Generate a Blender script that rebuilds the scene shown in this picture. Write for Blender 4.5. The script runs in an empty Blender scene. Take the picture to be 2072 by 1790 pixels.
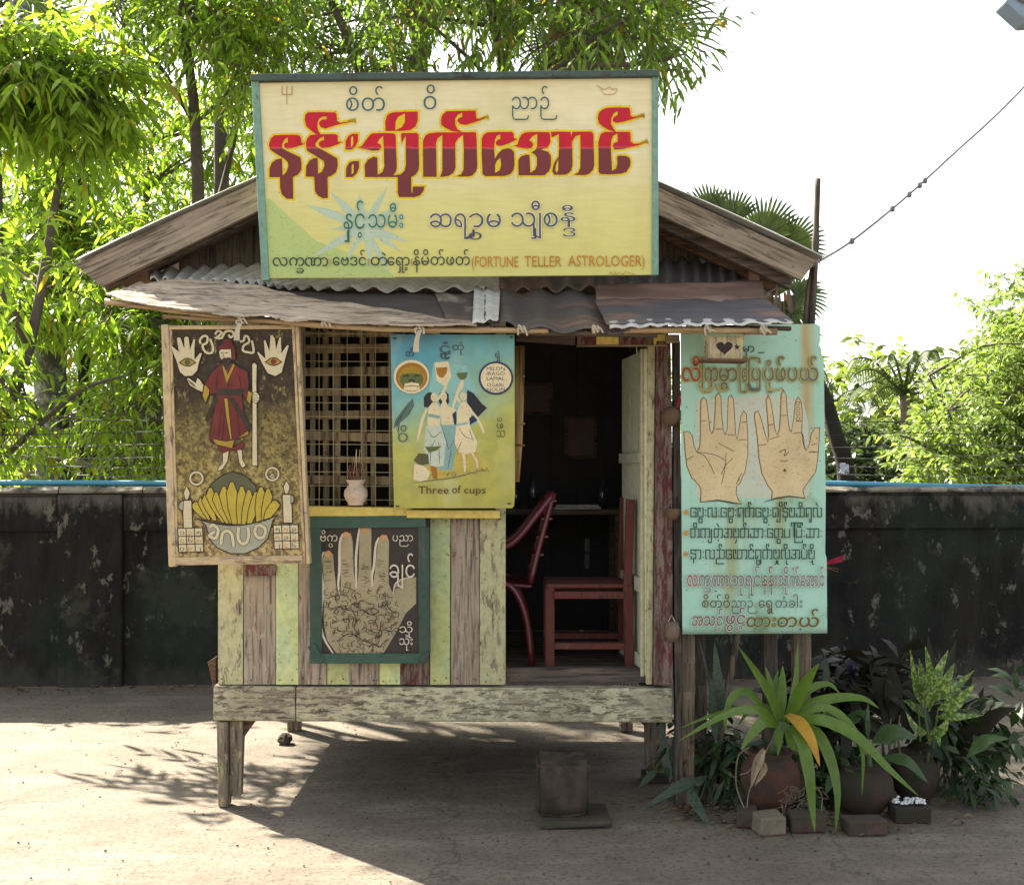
import bpy, bmesh, math, random
import numpy as np
from mathutils import Vector, Matrix
random.seed(7); rng = np.random.default_rng(11)
C = bpy.context.scene.collection
R = math.radians

# ------------------------------------------------------------------ camera, sky, sun, exposure
FD, CX, HZ, CAMZ = 2323.0, 1036.0, 945.0, 1.6      # focal length and horizon measured on the photograph
cam = bpy.data.objects.new('camera', bpy.data.cameras.new('camera')); C.objects.link(cam)
cam.location = (0, 0, CAMZ); cam.rotation_euler = (R(90), 0, 0)
cam.data.sensor_width = 36; cam.data.lens = 36 * FD / 2072; cam.data.shift_y = (HZ - 895) / 2072
cam.data.clip_start = .05; cam.data.clip_end = 900
bpy.context.scene.camera = cam
SUN_TRAVEL = Vector((.78, -.743, -1.0))
ELEV = math.atan2(1, math.hypot(.78, .743)); AZ = math.atan2(-.78, .743)
w = bpy.data.worlds.new('World'); bpy.context.scene.world = w; w.use_nodes = True
nt = w.node_tree; nt.nodes.clear()
sky = nt.nodes.new('ShaderNodeTexSky'); sky.sky_type = 'NISHITA'; sky.sun_disc = False
sky.sun_elevation = ELEV; sky.sun_rotation = AZ; sky.air_density = 1.0; sky.dust_density = 2.0; sky.ozone_density = .6
hs = nt.nodes.new('ShaderNodeHueSaturation'); hs.inputs['Saturation'].default_value = .28
bg = nt.nodes.new('ShaderNodeBackground'); bg.inputs['Strength'].default_value = .072
wo = nt.nodes.new('ShaderNodeOutputWorld')
nt.links.new(sky.outputs[0], hs.inputs['Color']); nt.links.new(hs.outputs[0], bg.inputs[0]); nt.links.new(bg.outputs[0], wo.inputs[0])
sun = bpy.data.objects.new('sun', bpy.data.lights.new('sun', 'SUN')); C.objects.link(sun)
sun.rotation_euler = SUN_TRAVEL.to_track_quat('-Z', 'Y').to_euler()
sun.data.energy = 4.8; sun.data.angle = R(.5); sun.data.color = (1.0, .90, .76)
vs = bpy.context.scene.view_settings
vs.view_transform = 'Standard'; vs.look = 'None'; vs.gamma = 1; vs.use_curve_mapping = False; vs.exposure = 2.55
bpy.context.scene.cycles.max_bounces = 8

# ------------------------------------------------------------------ helpers
def P(x, y, Y):
    return Vector(((x - CX) / FD * Y, Y, CAMZ - (y - HZ) / FD * Y))
def lin(c): c /= 255.0; return c / 12.92 if c <= .04045 else ((c + .055) / 1.055) ** 2.4
def RGB(r, g, b, k=.95): return (lin(r) * k, lin(g) * k, lin(b) * k, 1)
OFF = {}
def tag(o, label=None, cat=None, group=None, kind=None):
    if label: o['label'] = label
    if cat: o['category'] = cat
    if group: o['group'] = group
    if kind: o['kind'] = kind
    return o
def thing(name, label, cat, loc=(0, 0, 0), group=None):
    o = bpy.data.objects.new(name, None); C.objects.link(o); o.location = loc; o.empty_display_size = .1
    OFF[o.name] = Vector(loc); return tag(o, label, cat, group)
class MB:
    def __init__(s): s.v = []; s.f = []; s.m = []
    def add(s, vs_, fs, m=0):
        n = len(s.v); s.v += [tuple(p) for p in vs_]
        for f in fs: s.f.append(tuple(i + n for i in f)); s.m.append(m)
    def box(s, c, size, rot=None, m=0, jit=0):
        c = Vector(c); vs_ = []
        for dx in (-.5, .5):
            for dy in (-.5, .5):
                for dz in (-.5, .5):
                    p = Vector((dx * size[0], dy * size[1], dz * size[2]))
                    if jit: p += Vector([random.uniform(-jit, jit) for _ in range(3)])
                    if rot is not None: p = rot @ p
                    vs_.append(c + p)
        s.add(vs_, [(0, 1, 3, 2), (4, 6, 7, 5), (0, 4, 5, 1), (2, 3, 7, 6), (0, 2, 6, 4), (1, 5, 7, 3)], m)
    def quadbox(s, q, y0, y1, m=0):          # quad given as four (x,z) corners, extruded in depth
        vs_ = [Vector((x, y0, z)) for x, z in q] + [Vector((x, y1, z)) for x, z in q]
        n = len(q)
        s.add(vs_, [tuple(range(n)), tuple(reversed(range(n, 2 * n)))] + [(i, i + n, (i + 1) % n + n, (i + 1) % n) for i in range(n)], m)
    def bar(s, p0, p1, w_, h_, up=(0, 0, 1), m=0):
        p0 = Vector(p0); p1 = Vector(p1); d = (p1 - p0); L = d.length; d.normalize()
        u = Vector(up); sd = d.cross(u)
        if sd.length < 1e-4: sd = d.cross(Vector((0, 1, 0)))
        sd.normalize(); u = sd.cross(d)
        rot = Matrix((sd, d, u)).transposed()
        s.box((p0 + p1) / 2, (w_, L, h_), rot, m)
    def tube(s, pts, rad, n=8, m=0, cap=True):
        pts = [Vector(p) for p in pts]; k = len(pts)
        if not hasattr(rad, '__len__'): rad = [rad] * k
        rings = []; ref = Vector((0.13, .31, .94))
        for i, p in enumerate(pts):
            d = (pts[min(i + 1, k - 1)] - pts[max(i - 1, 0)]).normalized()
            a = d.cross(ref)
            if a.length < .05: a = d.cross(Vector((1, 0, 0)))
            a.normalize(); b = d.cross(a)
            rings.append([p + (a * math.cos(2 * math.pi * j / n) + b * math.sin(2 * math.pi * j / n)) * rad[i] for j in range(n)])
        vs_ = [q for r_ in rings for q in r_]
        fs = [(i * n + j, i * n + (j + 1) % n, (i + 1) * n + (j + 1) % n, (i + 1) * n + j) for i in range(k - 1) for j in range(n)]
        if cap: fs += [tuple(reversed(range(n))), tuple(range((k - 1) * n, k * n))]
        s.add(vs_, fs, m)
    def lathe(s, prof, c, n=24, m=0, rot=None):
        c = Vector(c); vs_ = []
        for r_, z in prof:
            for j in range(n):
                p = Vector((r_ * math.cos(2 * math.pi * j / n), r_ * math.sin(2 * math.pi * j / n), z))
                vs_.append(c + (rot @ p if rot is not None else p))
        k = len(prof)
        s.add(vs_, [(i * n + j, i * n + (j + 1) % n, (i + 1) * n + (j + 1) % n, (i + 1) * n + j) for i in range(k - 1) for j in range(n)]
              + [tuple(reversed(range(n))), tuple(range((k - 1) * n, k * n))], m)
    def ribbon(s, pts, w_, fold=.25, up=None, m=0, n=14, prof=None):
        pts = smooth(pts, n); k = len(pts); vs_ = []
        for i, p in enumerate(pts):
            t = i / (k - 1); d = (pts[min(i + 1, k - 1)] - pts[max(i - 1, 0)]).normalized()
            u = Vector(up) if up else Vector((0, -1, .35))
            sd = d.cross(u); sd = sd.normalized() if sd.length > 1e-3 else Vector((1, 0, 0))
            nn = sd.cross(d)
            h = w_ / 2 * (prof(t) if prof else (min(1, .45 + t * 2.2) * (1 - max(0, t - .45) / .55) ** .75 + .02))
            vs_ += [p - sd * h + nn * h * fold, p - nn * h * fold * .2, p + sd * h + nn * h * fold]
        fs = []
        for i in range(k - 1):
            a = i * 3; fs += [(a, a + 1, a + 4, a + 3), (a + 1, a + 2, a + 5, a + 4)]
        s.add(vs_, fs, m)
    def build(s, name, mats, parent=None, loc=(0, 0, 0), smooth_=False, bevel=0, solid=0, label=None):
        off = OFF[parent.name] if parent else Vector(loc)
        me = bpy.data.meshes.new(name)
        me.from_pydata([(a - off.x, b - off.y, c_ - off.z) for a, b, c_ in s.v], [], s.f)
        if not isinstance(mats, (list, tuple)): mats = [mats]
        for q in mats: me.materials.append(q)
        me.polygons.foreach_set('material_index', s.m)
        if smooth_: me.polygons.foreach_set('use_smooth', [True] * len(s.f))
        me.update()
        o = bpy.data.objects.new(name, me); C.objects.link(o)
        if parent: o.parent = parent
        else: o.location = loc
        OFF[o.name] = off
        if solid:
            md = o.modifiers.new('s', 'SOLIDIFY'); md.thickness = solid; md.offset = 0
        if bevel:
            md = o.modifiers.new('b', 'BEVEL'); md.width = bevel; md.segments = 2; md.limit_method = 'ANGLE'
        if label: o['label'] = label
        return o
def smooth(pts, n):
    pts = [Vector(p) for p in pts]
    if len(pts) < 3: return [pts[0].lerp(pts[-1], i / n) for i in range(n + 1)]
    out = []; k = len(pts); ext = [pts[0] * 2 - pts[1]] + pts + [pts[-1] * 2 - pts[-2]]
    for i in range(n + 1):
        t = i / n * (k - 1); j = min(int(t), k - 2); u = t - j
        a, b, c_, d = ext[j:j + 4]
        out.append(.5 * ((2 * b) + (c_ - a) * u + (2 * a - 5 * b + 4 * c_ - d) * u * u + (3 * b - a - 3 * c_ + d) * u ** 3))
    return out

# ------------------------------------------------------------------ materials
class NT:
    def __init__(s, name, rough=.8):
        s.mat = bpy.data.materials.new(name); s.mat.use_nodes = True; s.t = s.mat.node_tree
        s.b = s.t.nodes['Principled BSDF']; s.out = s.t.nodes['Material Output']
        s.b.inputs['Roughness'].default_value = rough; s.b.inputs['Specular IOR Level'].default_value = .3
    def n(s, ty, **kw):
        o = s.t.nodes.new(ty)
        for k, v in kw.items(): setattr(o, k, v)
        return o
    def link(s, a, b): s.t.links.new(a, b)
    tilt = 0                                  # turns the grain in the x-z plane
    def coord(s, scale=(1, 1, 1), island=0, kind='Object'):
        tc = s.n('ShaderNodeTexCoord'); mp = s.n('ShaderNodeMapping'); mp.inputs['Scale'].default_value = scale
        if s.tilt: mp.vector_type = 'TEXTURE'; mp.inputs['Rotation'].default_value = (0, s.tilt, 0); mp.inputs['Scale'].default_value = tuple(1 / q for q in scale)
        if island:
            g = s.n('ShaderNodeNewGeometry'); mu = s.n('ShaderNodeVectorMath', operation='SCALE'); mu.inputs['Scale'].default_value = island
            cb = s.n('ShaderNodeCombineXYZ')
            for i in range(3): s.link(g.outputs['Random Per Island'], cb.inputs[i])
            s.link(cb.outputs[0], mu.inputs[0]); ad = s.n('ShaderNodeVectorMath', operation='ADD')
            s.link(tc.outputs[kind], ad.inputs[0]); s.link(mu.outputs[0], ad.inputs[1]); s.link(ad.outputs[0], mp.inputs[0])
        else: s.link(tc.outputs[kind], mp.inputs[0])
        return mp.outputs[0]
    def noise(s, co, scale, detail=4, rough=.55, dist=0):
        o = s.n('ShaderNodeTexNoise'); o.inputs['Scale'].default_value = scale; o.inputs['Detail'].default_value = detail
        o.inputs['Roughness'].default_value = rough; o.inputs['Distortion'].default_value = dist
        s.link(co, o.inputs['Vector']); return o.outputs['Fac']
    def ramp(s, fac, stops):
        o = s.n('ShaderNodeValToRGB'); e = o.color_ramp.elements
        while len(e) < len(stops): e.new(.5)
        for i, (p, c_) in enumerate(stops):
            e[i].position = p; e[i].color = c_ if hasattr(c_, '__len__') else (c_, c_, c_, 1)
        s.link(fac, o.inputs[0]); return o.outputs[0]
    def mix(s, fac, a, b, mode='MIX'):
        o = s.n('ShaderNodeMix', data_type='RGBA', blend_type=mode)
        for v, i in ((fac, 0), (a, 6), (b, 7)):
            if hasattr(v, 'is_output'): s.link(v, o.inputs[i])
            else: o.inputs[i].default_value = v
        return o.outputs[2]
    def bump(s, h, strength=.3, dist=.01):
        o = s.n('ShaderNodeBump'); o.inputs['Strength'].default_value = strength; o.inputs['Distance'].default_value = dist
        s.link(h, o.inputs['Height']); s.link(o.outputs[0], s.b.inputs['Normal'])
    def col(s, c_):
        if hasattr(c_, 'is_output'): s.link(c_, s.b.inputs['Base Color'])
        else: s.b.inputs['Base Color'].default_value = c_
        return s.mat
def AX(ax, along, across): return {'x': (along, across, across), 'z': (across, across, along), 'y': (across, along, across)}[ax]
def wood(name, a, b, ax='z', paint=None, amt=.5, fine=70, paint2=None, rough=.85, island=7, pscale=9, tilt=0):
    m = NT(name, rough); m.tilt = tilt; co = m.coord(AX(ax, .06, 1), island)
    g = m.noise(co, fine, 5, .65, .4); g2 = m.noise(m.coord(AX(ax, .3, 1), island), 9, 5, .6)
    c = m.mix(m.ramp(g2, [(.3, 0), (.7, 1)]), a, b)
    c = m.mix(m.ramp(g, [(.36, .0), (.5, .8), (.62, 1)]), tuple(q * .35 for q in b[:3]) + (1,), c)
    if paint:
        pn = m.noise(m.coord(AX(ax, .28, 1), island), pscale * 4, 10, .72, .3)
        mk = m.ramp(pn, [(amt - .04, 0), (amt + .03, 1)])
        pc = paint
        if paint2: pc = m.mix(m.ramp(m.noise(m.coord((1, 1, 1), island), 3.5, 4), [(.42, 0), (.6, 1)]), paint, paint2)
        pc = m.mix(m.ramp(m.noise(m.coord((1, 1, 1), 0), 28, 6, .7), [(.3, .35), (.6, 0)]), pc, tuple(q * .45 for q in b[:3]) + (1,))
        c = m.mix(mk, c, pc)
    sp = m.noise(m.coord((1, 1, 1), island), 45, 3, .6)
    c = m.mix(m.ramp(sp, [(.27, .75), (.36, 0)]), c, tuple(q * .25 for q in b[:3]) + (1,))
    gi = m.n('ShaderNodeNewGeometry'); br = m.ramp(gi.outputs['Random Per Island'], [(0, .8), (1, 1.12)])
    c = m.mix(1, c, br, 'MULTIPLY')
    m.bump(g, .5, .004); return m.col(c)
def paint(name, c, var=.25, rough=.6, scale=14, dirt=None, dirt_amt=.4, spec=.3, bump=.1):
    m = NT(name, rough); co = m.coord()
    n1 = m.noise(co, scale, 6, .65); n2 = m.noise(co, scale * .22, 3)
    k = 1 - var; dk = tuple(q * k for q in c[:3]) + (1,)
    cc = m.mix(m.ramp(n1, [(.3, 0), (.7, 1)]), dk, c)
    cc = m.mix(m.ramp(n2, [(.34, .8), (.62, 0)]), cc, dk)
    if dirt: cc = m.mix(m.ramp(m.noise(co, scale * .6, 8, .7), [(dirt_amt - .12, 1), (dirt_amt, 0)]), cc, dirt)
    cc = m.mix(m.ramp(m.noise(co, 95, 4, .7), [(.34, .6), (.43, 0)]), cc, tuple(q * .35 for q in c[:3]) + (1,))
    m.b.inputs['Specular IOR Level'].default_value = spec
    if bump: m.bump(n1, bump, .003)
    return m.col(cc)
def leafmat(name, a, b, trans=.45, yellow=None, rough=.45, tcol=None, stripe=None, spec=.35):
    m = NT(name, rough); g = m.n('ShaderNodeNewGeometry'); c = m.ramp(g.outputs['Random Per Island'], [(0, a), (.6, b)] + ([(.955, b), (.965, yellow)] if yellow else []))
    c = m.mix(m.ramp(m.noise(m.coord(), 3, 2), [(.35, .35), (.65, 0)]), c, tuple(q * .6 for q in a[:3]) + (1,))
    if stripe: c = m.mix(m.ramp(m.noise(m.coord(), 60, 4, .7), [(.5, 0), (.56, 1)]), c, stripe)
    c = m.mix(m.ramp(m.noise(m.coord(), 26, 5, .7), [(.3, .45), (.55, 0)]), c, tuple(q * .5 for q in a[:3]) + (1,))
    m.col(c); m.b.inputs['Specular IOR Level'].default_value = spec
    tr = m.n('ShaderNodeBsdfTranslucent'); mx = m.n('ShaderNodeMixShader'); mx.inputs[0].default_value = trans
    tc = m.mix(1, c, tcol or (1.18, 1.28, .68, 1), 'MULTIPLY'); m.link(tc, tr.inputs[0])
    m.link(m.b.outputs[0], mx.inputs[1]); m.link(tr.outputs[0], mx.inputs[2]); m.link(mx.outputs[0], m.out.inputs[0])
    return m.mat
# ------------------------------------------------------------------ ground
m = NT('ground_concrete', .92); co = m.coord()
big = m.noise(co, .55, 6, .6); mid = m.noise(co, 3.2, 8, .65); fin = m.noise(co, 45, 8, .75)
c = m.mix(m.ramp(big, [(.35, 0), (.65, 1)]), (.12, .101, .076, 1), (.18, .155, .118, 1))
c = m.mix(m.ramp(mid, [(.32, .5), (.6, 0)]), c, (.07, .057, .04, 1))
c = m.mix(m.ramp(m.noise(m.coord((.35, 1.6, 1)), 4, 8, .7, .6), [(.5, 0), (.66, .55)]), c, (.215, .188, .15, 1))
c = m.mix(m.ramp(fin, [(.36, .75), (.5, 0)]), c, (.04, .033, .024, 1))
vo = m.n('ShaderNodeTexVoronoi', feature='DISTANCE_TO_EDGE'); vo.inputs['Scale'].default_value = .42
dv = m.n('ShaderNodeVectorMath', operation='ADD'); nz = m.n('ShaderNodeTexNoise'); nz.inputs['Scale'].default_value = 2.2; nz.inputs['Detail'].default_value = 6
m.link(co, nz.inputs['Vector']); m.link(co, dv.inputs[0]); m.link(nz.outputs['Color'], dv.inputs[1]); m.link(dv.outputs[0], vo.inputs['Vector'])
crack = m.ramp(vo.outputs['Distance'], [(.0, 1), (.006, 0)])
c = m.mix(m.mix(1, crack, (.5, .5, .5, 1), 'MULTIPLY'), c, (.032, .027, .02, 1))
m.bump(m.mix(.5, fin, mid), .6, .014); GROUND = m.col(c)
g = MB(); n = 60
# one sheet, finely divided near the booth and reaching far out; a very slight unevenness near the camera
xs = [-300, -60, -20] + list(np.linspace(-8, 8, n)) + [20, 60, 300]; ys = [-40, -8] + list(np.linspace(2, 14, n)) + [30, 80, 400]
for y in ys:
    for x in xs:
        near = max(0, 1 - max(abs(x) / 8, abs(y - 7) / 6))
        g.v.append((x, y, -.006 * near * (1 + math.sin(x * 2.1 + y) * math.cos(y * 1.7))))
nx = len(xs)
for j in range(len(ys) - 1):
    for i in range(nx - 1): g.f.append((j * nx + i, j * nx + i + 1, (j + 1) * nx + i + 1, (j + 1) * nx + i)); g.m.append(0)
tag(g.build('ground', GROUND, smooth_=True), kind='structure')

# ------------------------------------------------------------------ boundary wall, pipe, fence wires
m = NT('mouldy_concrete', .95); co = m.coord(); st = m.noise(m.coord((1, 1, .22)), 5, 8, .7, .3)
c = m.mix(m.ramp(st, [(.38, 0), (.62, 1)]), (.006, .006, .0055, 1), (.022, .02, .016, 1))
c = m.mix(m.ramp(m.noise(co, 2.3, 9, .72), [(.55, 0), (.61, .8)]), c, (.05, .045, .034, 1))
c = m.mix(m.ramp(m.noise(m.coord((1, 1, .6)), 9, 8, .7), [(.585, 0), (.62, .85)]), c, (.15, .135, .105, 1))
c = m.mix(m.ramp(m.noise(co, 1.1, 5, .6), [(.5, 0), (.6, .5)]), c, (.02, .032, .022, 1))
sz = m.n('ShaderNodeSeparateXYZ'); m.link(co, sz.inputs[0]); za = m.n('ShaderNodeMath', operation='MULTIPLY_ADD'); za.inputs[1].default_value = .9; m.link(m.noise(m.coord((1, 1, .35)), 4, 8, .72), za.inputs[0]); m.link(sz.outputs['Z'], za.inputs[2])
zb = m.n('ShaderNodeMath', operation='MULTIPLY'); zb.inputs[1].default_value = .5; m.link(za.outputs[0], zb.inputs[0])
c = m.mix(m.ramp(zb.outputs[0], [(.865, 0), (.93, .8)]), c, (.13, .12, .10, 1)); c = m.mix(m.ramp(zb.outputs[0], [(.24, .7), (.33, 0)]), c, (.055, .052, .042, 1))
m.bump(m.noise(co, 30, 8, .75), .8, .02); MOULD = m.col(c)
CAP = paint('cap_concrete', (.30, .27, .21, 1), .5, .9, 9, (.03, .03, .026, 1), .52, bump=.6)
SL = .0575
def WY(x): return 8.575 + SL * x
def wbox(mb, x0, x1, z0, z1, dy0, dy1, m_=0):
    vs_ = []
    for x in (x0, x1):
        for dy in (dy0, dy1):
            for z in (z0, z1): vs_.append((x, WY(x) + dy, z))
    mb.add(vs_, [(0, 1, 3, 2), (4, 6, 7, 5), (0, 4, 5, 1), (2, 3, 7, 6), (0, 2, 6, 4), (1, 5, 7, 3)], m_)
wall = thing('boundary_wall', 'long low concrete wall black with mould behind the wooden booth', 'wall', (0, 8.575, 0))
b = MB(); wbox(b, -9, 9, -.05, 1.41, .03, .2); b.build('wall_panel', MOULD, wall, bevel=.01)
b = MB()
for x0, x1 in ((-9, -3.32), (-2.85, 1.95), (2.3, 9)): wbox(b, x0, x1, 1.13, 1.385, .0, .028)
b.build('wall_band', MOULD, wall, bevel=.012)
for x0, x1 in ((-3.317, -2.853), (1.953, 2.297), (-6.4, -5.95), (5.2, 5.6)):
    b = MB(); wbox(b, x0, x1, -.05, 1.405, -.02, .027); b.build('pillar', MOULD, wall, bevel=.015)
for x0, x1 in ((-9, -3.30), (-3.29, -2.70), (-2.69, -1.2), (-1.19, 1.9), (1.91, 9)):
    b = MB(); pr = [(-.045, 1.412), (-.05, 1.43), (-.02, 1.452), (.10, 1.458), (.22, 1.45), (.245, 1.43), (.24, 1.412)]
    ns = max(3, int((x1 - x0) / .15)); k = len(pr)
    for i in range(ns + 1):
        x = x0 + (x1 - x0) * i / ns; h = .006 * math.sin(x * 9) + random.uniform(-.004, .004)
        for dy, z in pr: b.v.append((x, WY(x) + dy, z + h * (z > 1.42)))
    for i in range(ns):
        for j in range(k): b.f.append((i * k + j, i * k + (j + 1) % k, (i + 1) * k + (j + 1) % k, (i + 1) * k + j)); b.m.append(0)
    b.f += [tuple(range(k)), tuple(range(ns * k, ns * k + k))]; b.m += [0, 0]
    b.build('coping', CAP, wall)
PIPE = paint('blue_pipe', (.05, .27, .40, 1), .2, .4, 6, spec=.5, bump=0)
b = MB(); b.tube([(x, WY(x) + .05, 1.478 + .008 * math.sin(x * 1.3) + (.012 if -.3 < x < 2 else 0) - max(0, x - 2.4) * .018) for x in np.linspace(-8.5, 8.5, 60)], .021, 10)
pp = b.build('water_pipe', PIPE, loc=(0, 8.575, 1.45), smooth_=True); tag(pp, 'thin blue plastic water pipe lying along the top of the wall', 'pipe')
RUSTW = paint('old_wire', (.16, .155, .14, 1), .4, .6, 20, bump=0); DARKW = paint('dark_wire', (.02, .02, .02, 1), .2, .7, 20, bump=0)
fence = thing('wire_fence', 'wire fence strands strung above the mouldy concrete wall', 'fence', (0, 8.95, 0))
for k, z in enumerate((1.53, 1.605, 1.68, 1.77, 1.86, 1.95)):
    b = MB(); b.tube([(x, WY(x) + .42, z + .012 * math.sin(x * 3.1 + k)) for x in np.linspace(-7, 7, 110)], .0034, 4)
    b.build('wire', RUSTW if k < 4 else DARKW, fence)
for x in (-6.2, -.4, 6.5):
    b = MB(); b.tube([(x, WY(x) + .43, 0), (x + .01, WY(x) + .43, 2.15)], .022, 6); b.build('post', DARKW, fence)
b = MB()
for x in np.arange(-4.2, -2.2, .16): b.tube([(x, WY(x) + .424, 1.45), (x + .01, WY(x) + .424, 1.95)], .0022, 4)
b.build('stay_wire', RUSTW, fence)
BAG = paint('plastic_bag', (.55, .58, .66, 1), .2, .4, 30)
b = MB(); q = P(1708, 946, 8.55)
for i in range(26):
    a = random.uniform(0, 6.3); b.add([q + Vector((random.uniform(-.04, .04), random.uniform(-.02, .02), random.uniform(-.055, .04))) for _ in range(3)], [(0, 1, 2)])
tag(b.build('plastic_bag', BAG, loc=q), 'crumpled pale plastic bag snagged above the blue pipe', 'bag')
# ------------------------------------------------------------------ the booth
FY = 5.4; BY = 7.05
WG = wood('weathered_green', (.30, .27, .19, 1), (.20, .165, .115, 1), 'z', RGB(186, 184, 140), .45, paint2=RGB(184, 178, 140))
WGB = wood('bright_green', (.30, .28, .19, 1), (.20, .17, .12, 1), 'z', RGB(192, 198, 134), .35, paint2=RGB(178, 192, 146))
WB = wood('worn_brown', (.40, .335, .255, 1), (.27, .205, .155, 1), 'z', RGB(176, 170, 140), .60, paint2=RGB(112, 52, 48))
WR = wood('worn_maroon', (.25, .19, .15, 1), (.15, .10, .08, 1), 'z', (.10, .022, .026, 1), .52)
WBEAM = wood('sill_wood', (.31, .275, .20, 1), (.19, .155, .11, 1), 'x', RGB(196, 190, 158), .50, paint2=RGB(168, 160, 134), pscale=14)
WLEG = wood('leg_wood', (.26, .225, .165, 1), (.16, .125, .085, 1), 'z', RGB(170, 158, 122), .58)
WPALE = wood('pale_wood', (.46, .37, .25, 1), (.33, .245, .155, 1), 'z', None, fine=50)
WPALEX = wood('pale_wood_x', (.46, .37, .25, 1), (.33, .245, .155, 1), 'x', None, fine=50)
WYEL = wood('yellow_sill', (.40, .33, .17, 1), (.3, .22, .12, 1), 'x', RGB(218, 196, 104), .36)
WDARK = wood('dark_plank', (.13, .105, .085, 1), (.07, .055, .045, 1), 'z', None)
WDARKX = wood('dark_plank_x', (.16, .12, .09, 1), (.08, .06, .05, 1), 'x', None)
WBARGE, WBARGE2 = [wood('barge_wood', (.32, .265, .195, 1), (.21, .165, .12, 1), 'x', (.055, .045, .04, 1), .60, pscale=2.5, tilt=q, island=0) for q in (-.43, .43)]
WRAFT = wood('rafter_wood', (.20, .115, .07, 1), (.12, .065, .04, 1), 'x', None)
WDOOR = wood('door_paint', (.25, .24, .17, 1), (.15, .13, .10, 1), 'z', RGB(192, 196, 174), .30)
WDFR = wood('door_frame_paint', (.35, .31, .2, 1), (.2, .17, .11, 1), 'z', RGB(206, 202, 166), .36)
BAMBOO = wood('bamboo', (.46, .34, .19, 1), (.30, .20, .10, 1), 'x', None, fine=40, rough=.5)
BAMZ = wood('bamboo_upright', (.42, .28, .10, 1), (.26, .16, .06, 1), 'z', None, fine=40, rough=.5)
LATT = wood('lattice_strip', (.40, .32, .19, 1), (.26, .19, .11, 1), 'z', None, fine=40)
WIREY = paint('window_wire', (.50, .44, .26, 1), .2, .5, 20, bump=0)
CLOTH = paint('tie_cloth', (.50, .43, .32, 1), .25, .9, 20)
def rust(name, base, r1=(.20, .085, .05, 1), amt=.55, spec=.5, rough=.55, ax='x', pale=None):
    m = NT(name, rough); co = m.coord(AX(ax, .25, 1)); n1 = m.noise(co, 7, 8, .65, .3); n2 = m.noise(m.coord(), 2.6, 6, .6)
    c = m.mix(m.ramp(m.noise(m.coord(AX(ax, .1, 1)), 40, 6, .7), [(.35, .6), (.6, 0)]), base, tuple(q * .5 for q in base[:3]) + (1,))
    c = m.mix(m.ramp(n1, [(amt, 0), (amt + .1, .85)]), c, r1)
    if pale: c = m.mix(m.ramp(n2, [(.52, 0), (.6, .8)]), c, pale)
    m.b.inputs['Metallic'].default_value = .15; m.b.inputs['Specular IOR Level'].default_value = spec
    m.bump(n1, .3, .006); return m.col(c)
GALV = rust('galvanised', (.46, .46, .43, 1), amt=.62)
TIN = rust('dark_tin', (.085, .075, .07, 1), (.19, .115, .08, 1), .53)
TINP = rust('patched_tin', (.10, .085, .08, 1), (.20, .12, .08, 1), .5, pale=(.38, .34, .28, 1))
SILV = rust('silver_tin', (.50, .50, .46, 1), (.25, .2, .15, 1), .62)
TINR = rust('ribbed_tin', (.10, .095, .10, 1), (.20, .12, .09, 1), .54)
TINRR = rust('rusty_tin', (.17, .11, .085, 1), (.26, .17, .13, 1), .5)
BARK = wood('bark_sheet', (.44, .365, .275, 1), (.28, .22, .16, 1), 'x', (.15, .12, .10, 1), .62, fine=60, pscale=6)
DARKIN = paint('dark_panel', (.035, .032, .032, 1), .4, .9, 6)  # near-black colour for the back wall boards

hut = thing('fortune_booth', 'small weathered wooden booth on legs with striped plank front, open doorway and tin awning', 'booth', (-.32, 5.4, 0))
def XF(x, Y=FY): return (x - CX) / FD * Y
def ZF(y, Y=FY): return CAMZ - (y - HZ) / FD * Y
def prt(mb, name, mat, bevel=.003, **k): return mb.build(name, mat, hut, bevel=bevel, **k)
# sill beams
for x0, x1, y0, y1 in ((432, 597.5, 1386, 1459), (599, 1360, 1389, 1461)):
    b = MB(); b.quadbox([(XF(x0), ZF(y0)), (XF(x1), ZF(y0 + 3)), (XF(x1), ZF(y1)), (XF(x0), ZF(y1 - 2))], FY - .005, FY + .07); prt(b, 'sill_beam', WBEAM, .008)
XL, XR = XF(438), XF(1358); ZFL = ZF(1380)
b = MB(); b.quadbox([(XL, .42), (XR, .42), (XR, .57), (XL, .57)], BY - .08, BY); prt(b, 'sill_beam', WBEAM, .006)
for x in (XL + .03, XR - .03):
    b = MB(); b.box((x, (FY + BY) / 2 - .005, .49), (.05, BY - FY - .16, .15)); prt(b, 'side_beam', WDARKX)
b = MB()
for i in range(12):
    y0 = FY + .075 + i * .128; b.box(((XL + XR) / 2, y0 + .062, .59), (XR - XL - .012, .122, .022))
prt(b, 'floor', WDARKX)
b = MB(); b.quadbox([(XF(1024), ZF(1357)), (XF(1318), ZF(1357)), (XF(1318), ZF(1387)), (XF(1024), ZF(1387))], FY + .075, FY + .13); prt(b, 'threshold', WDARKX)
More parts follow.
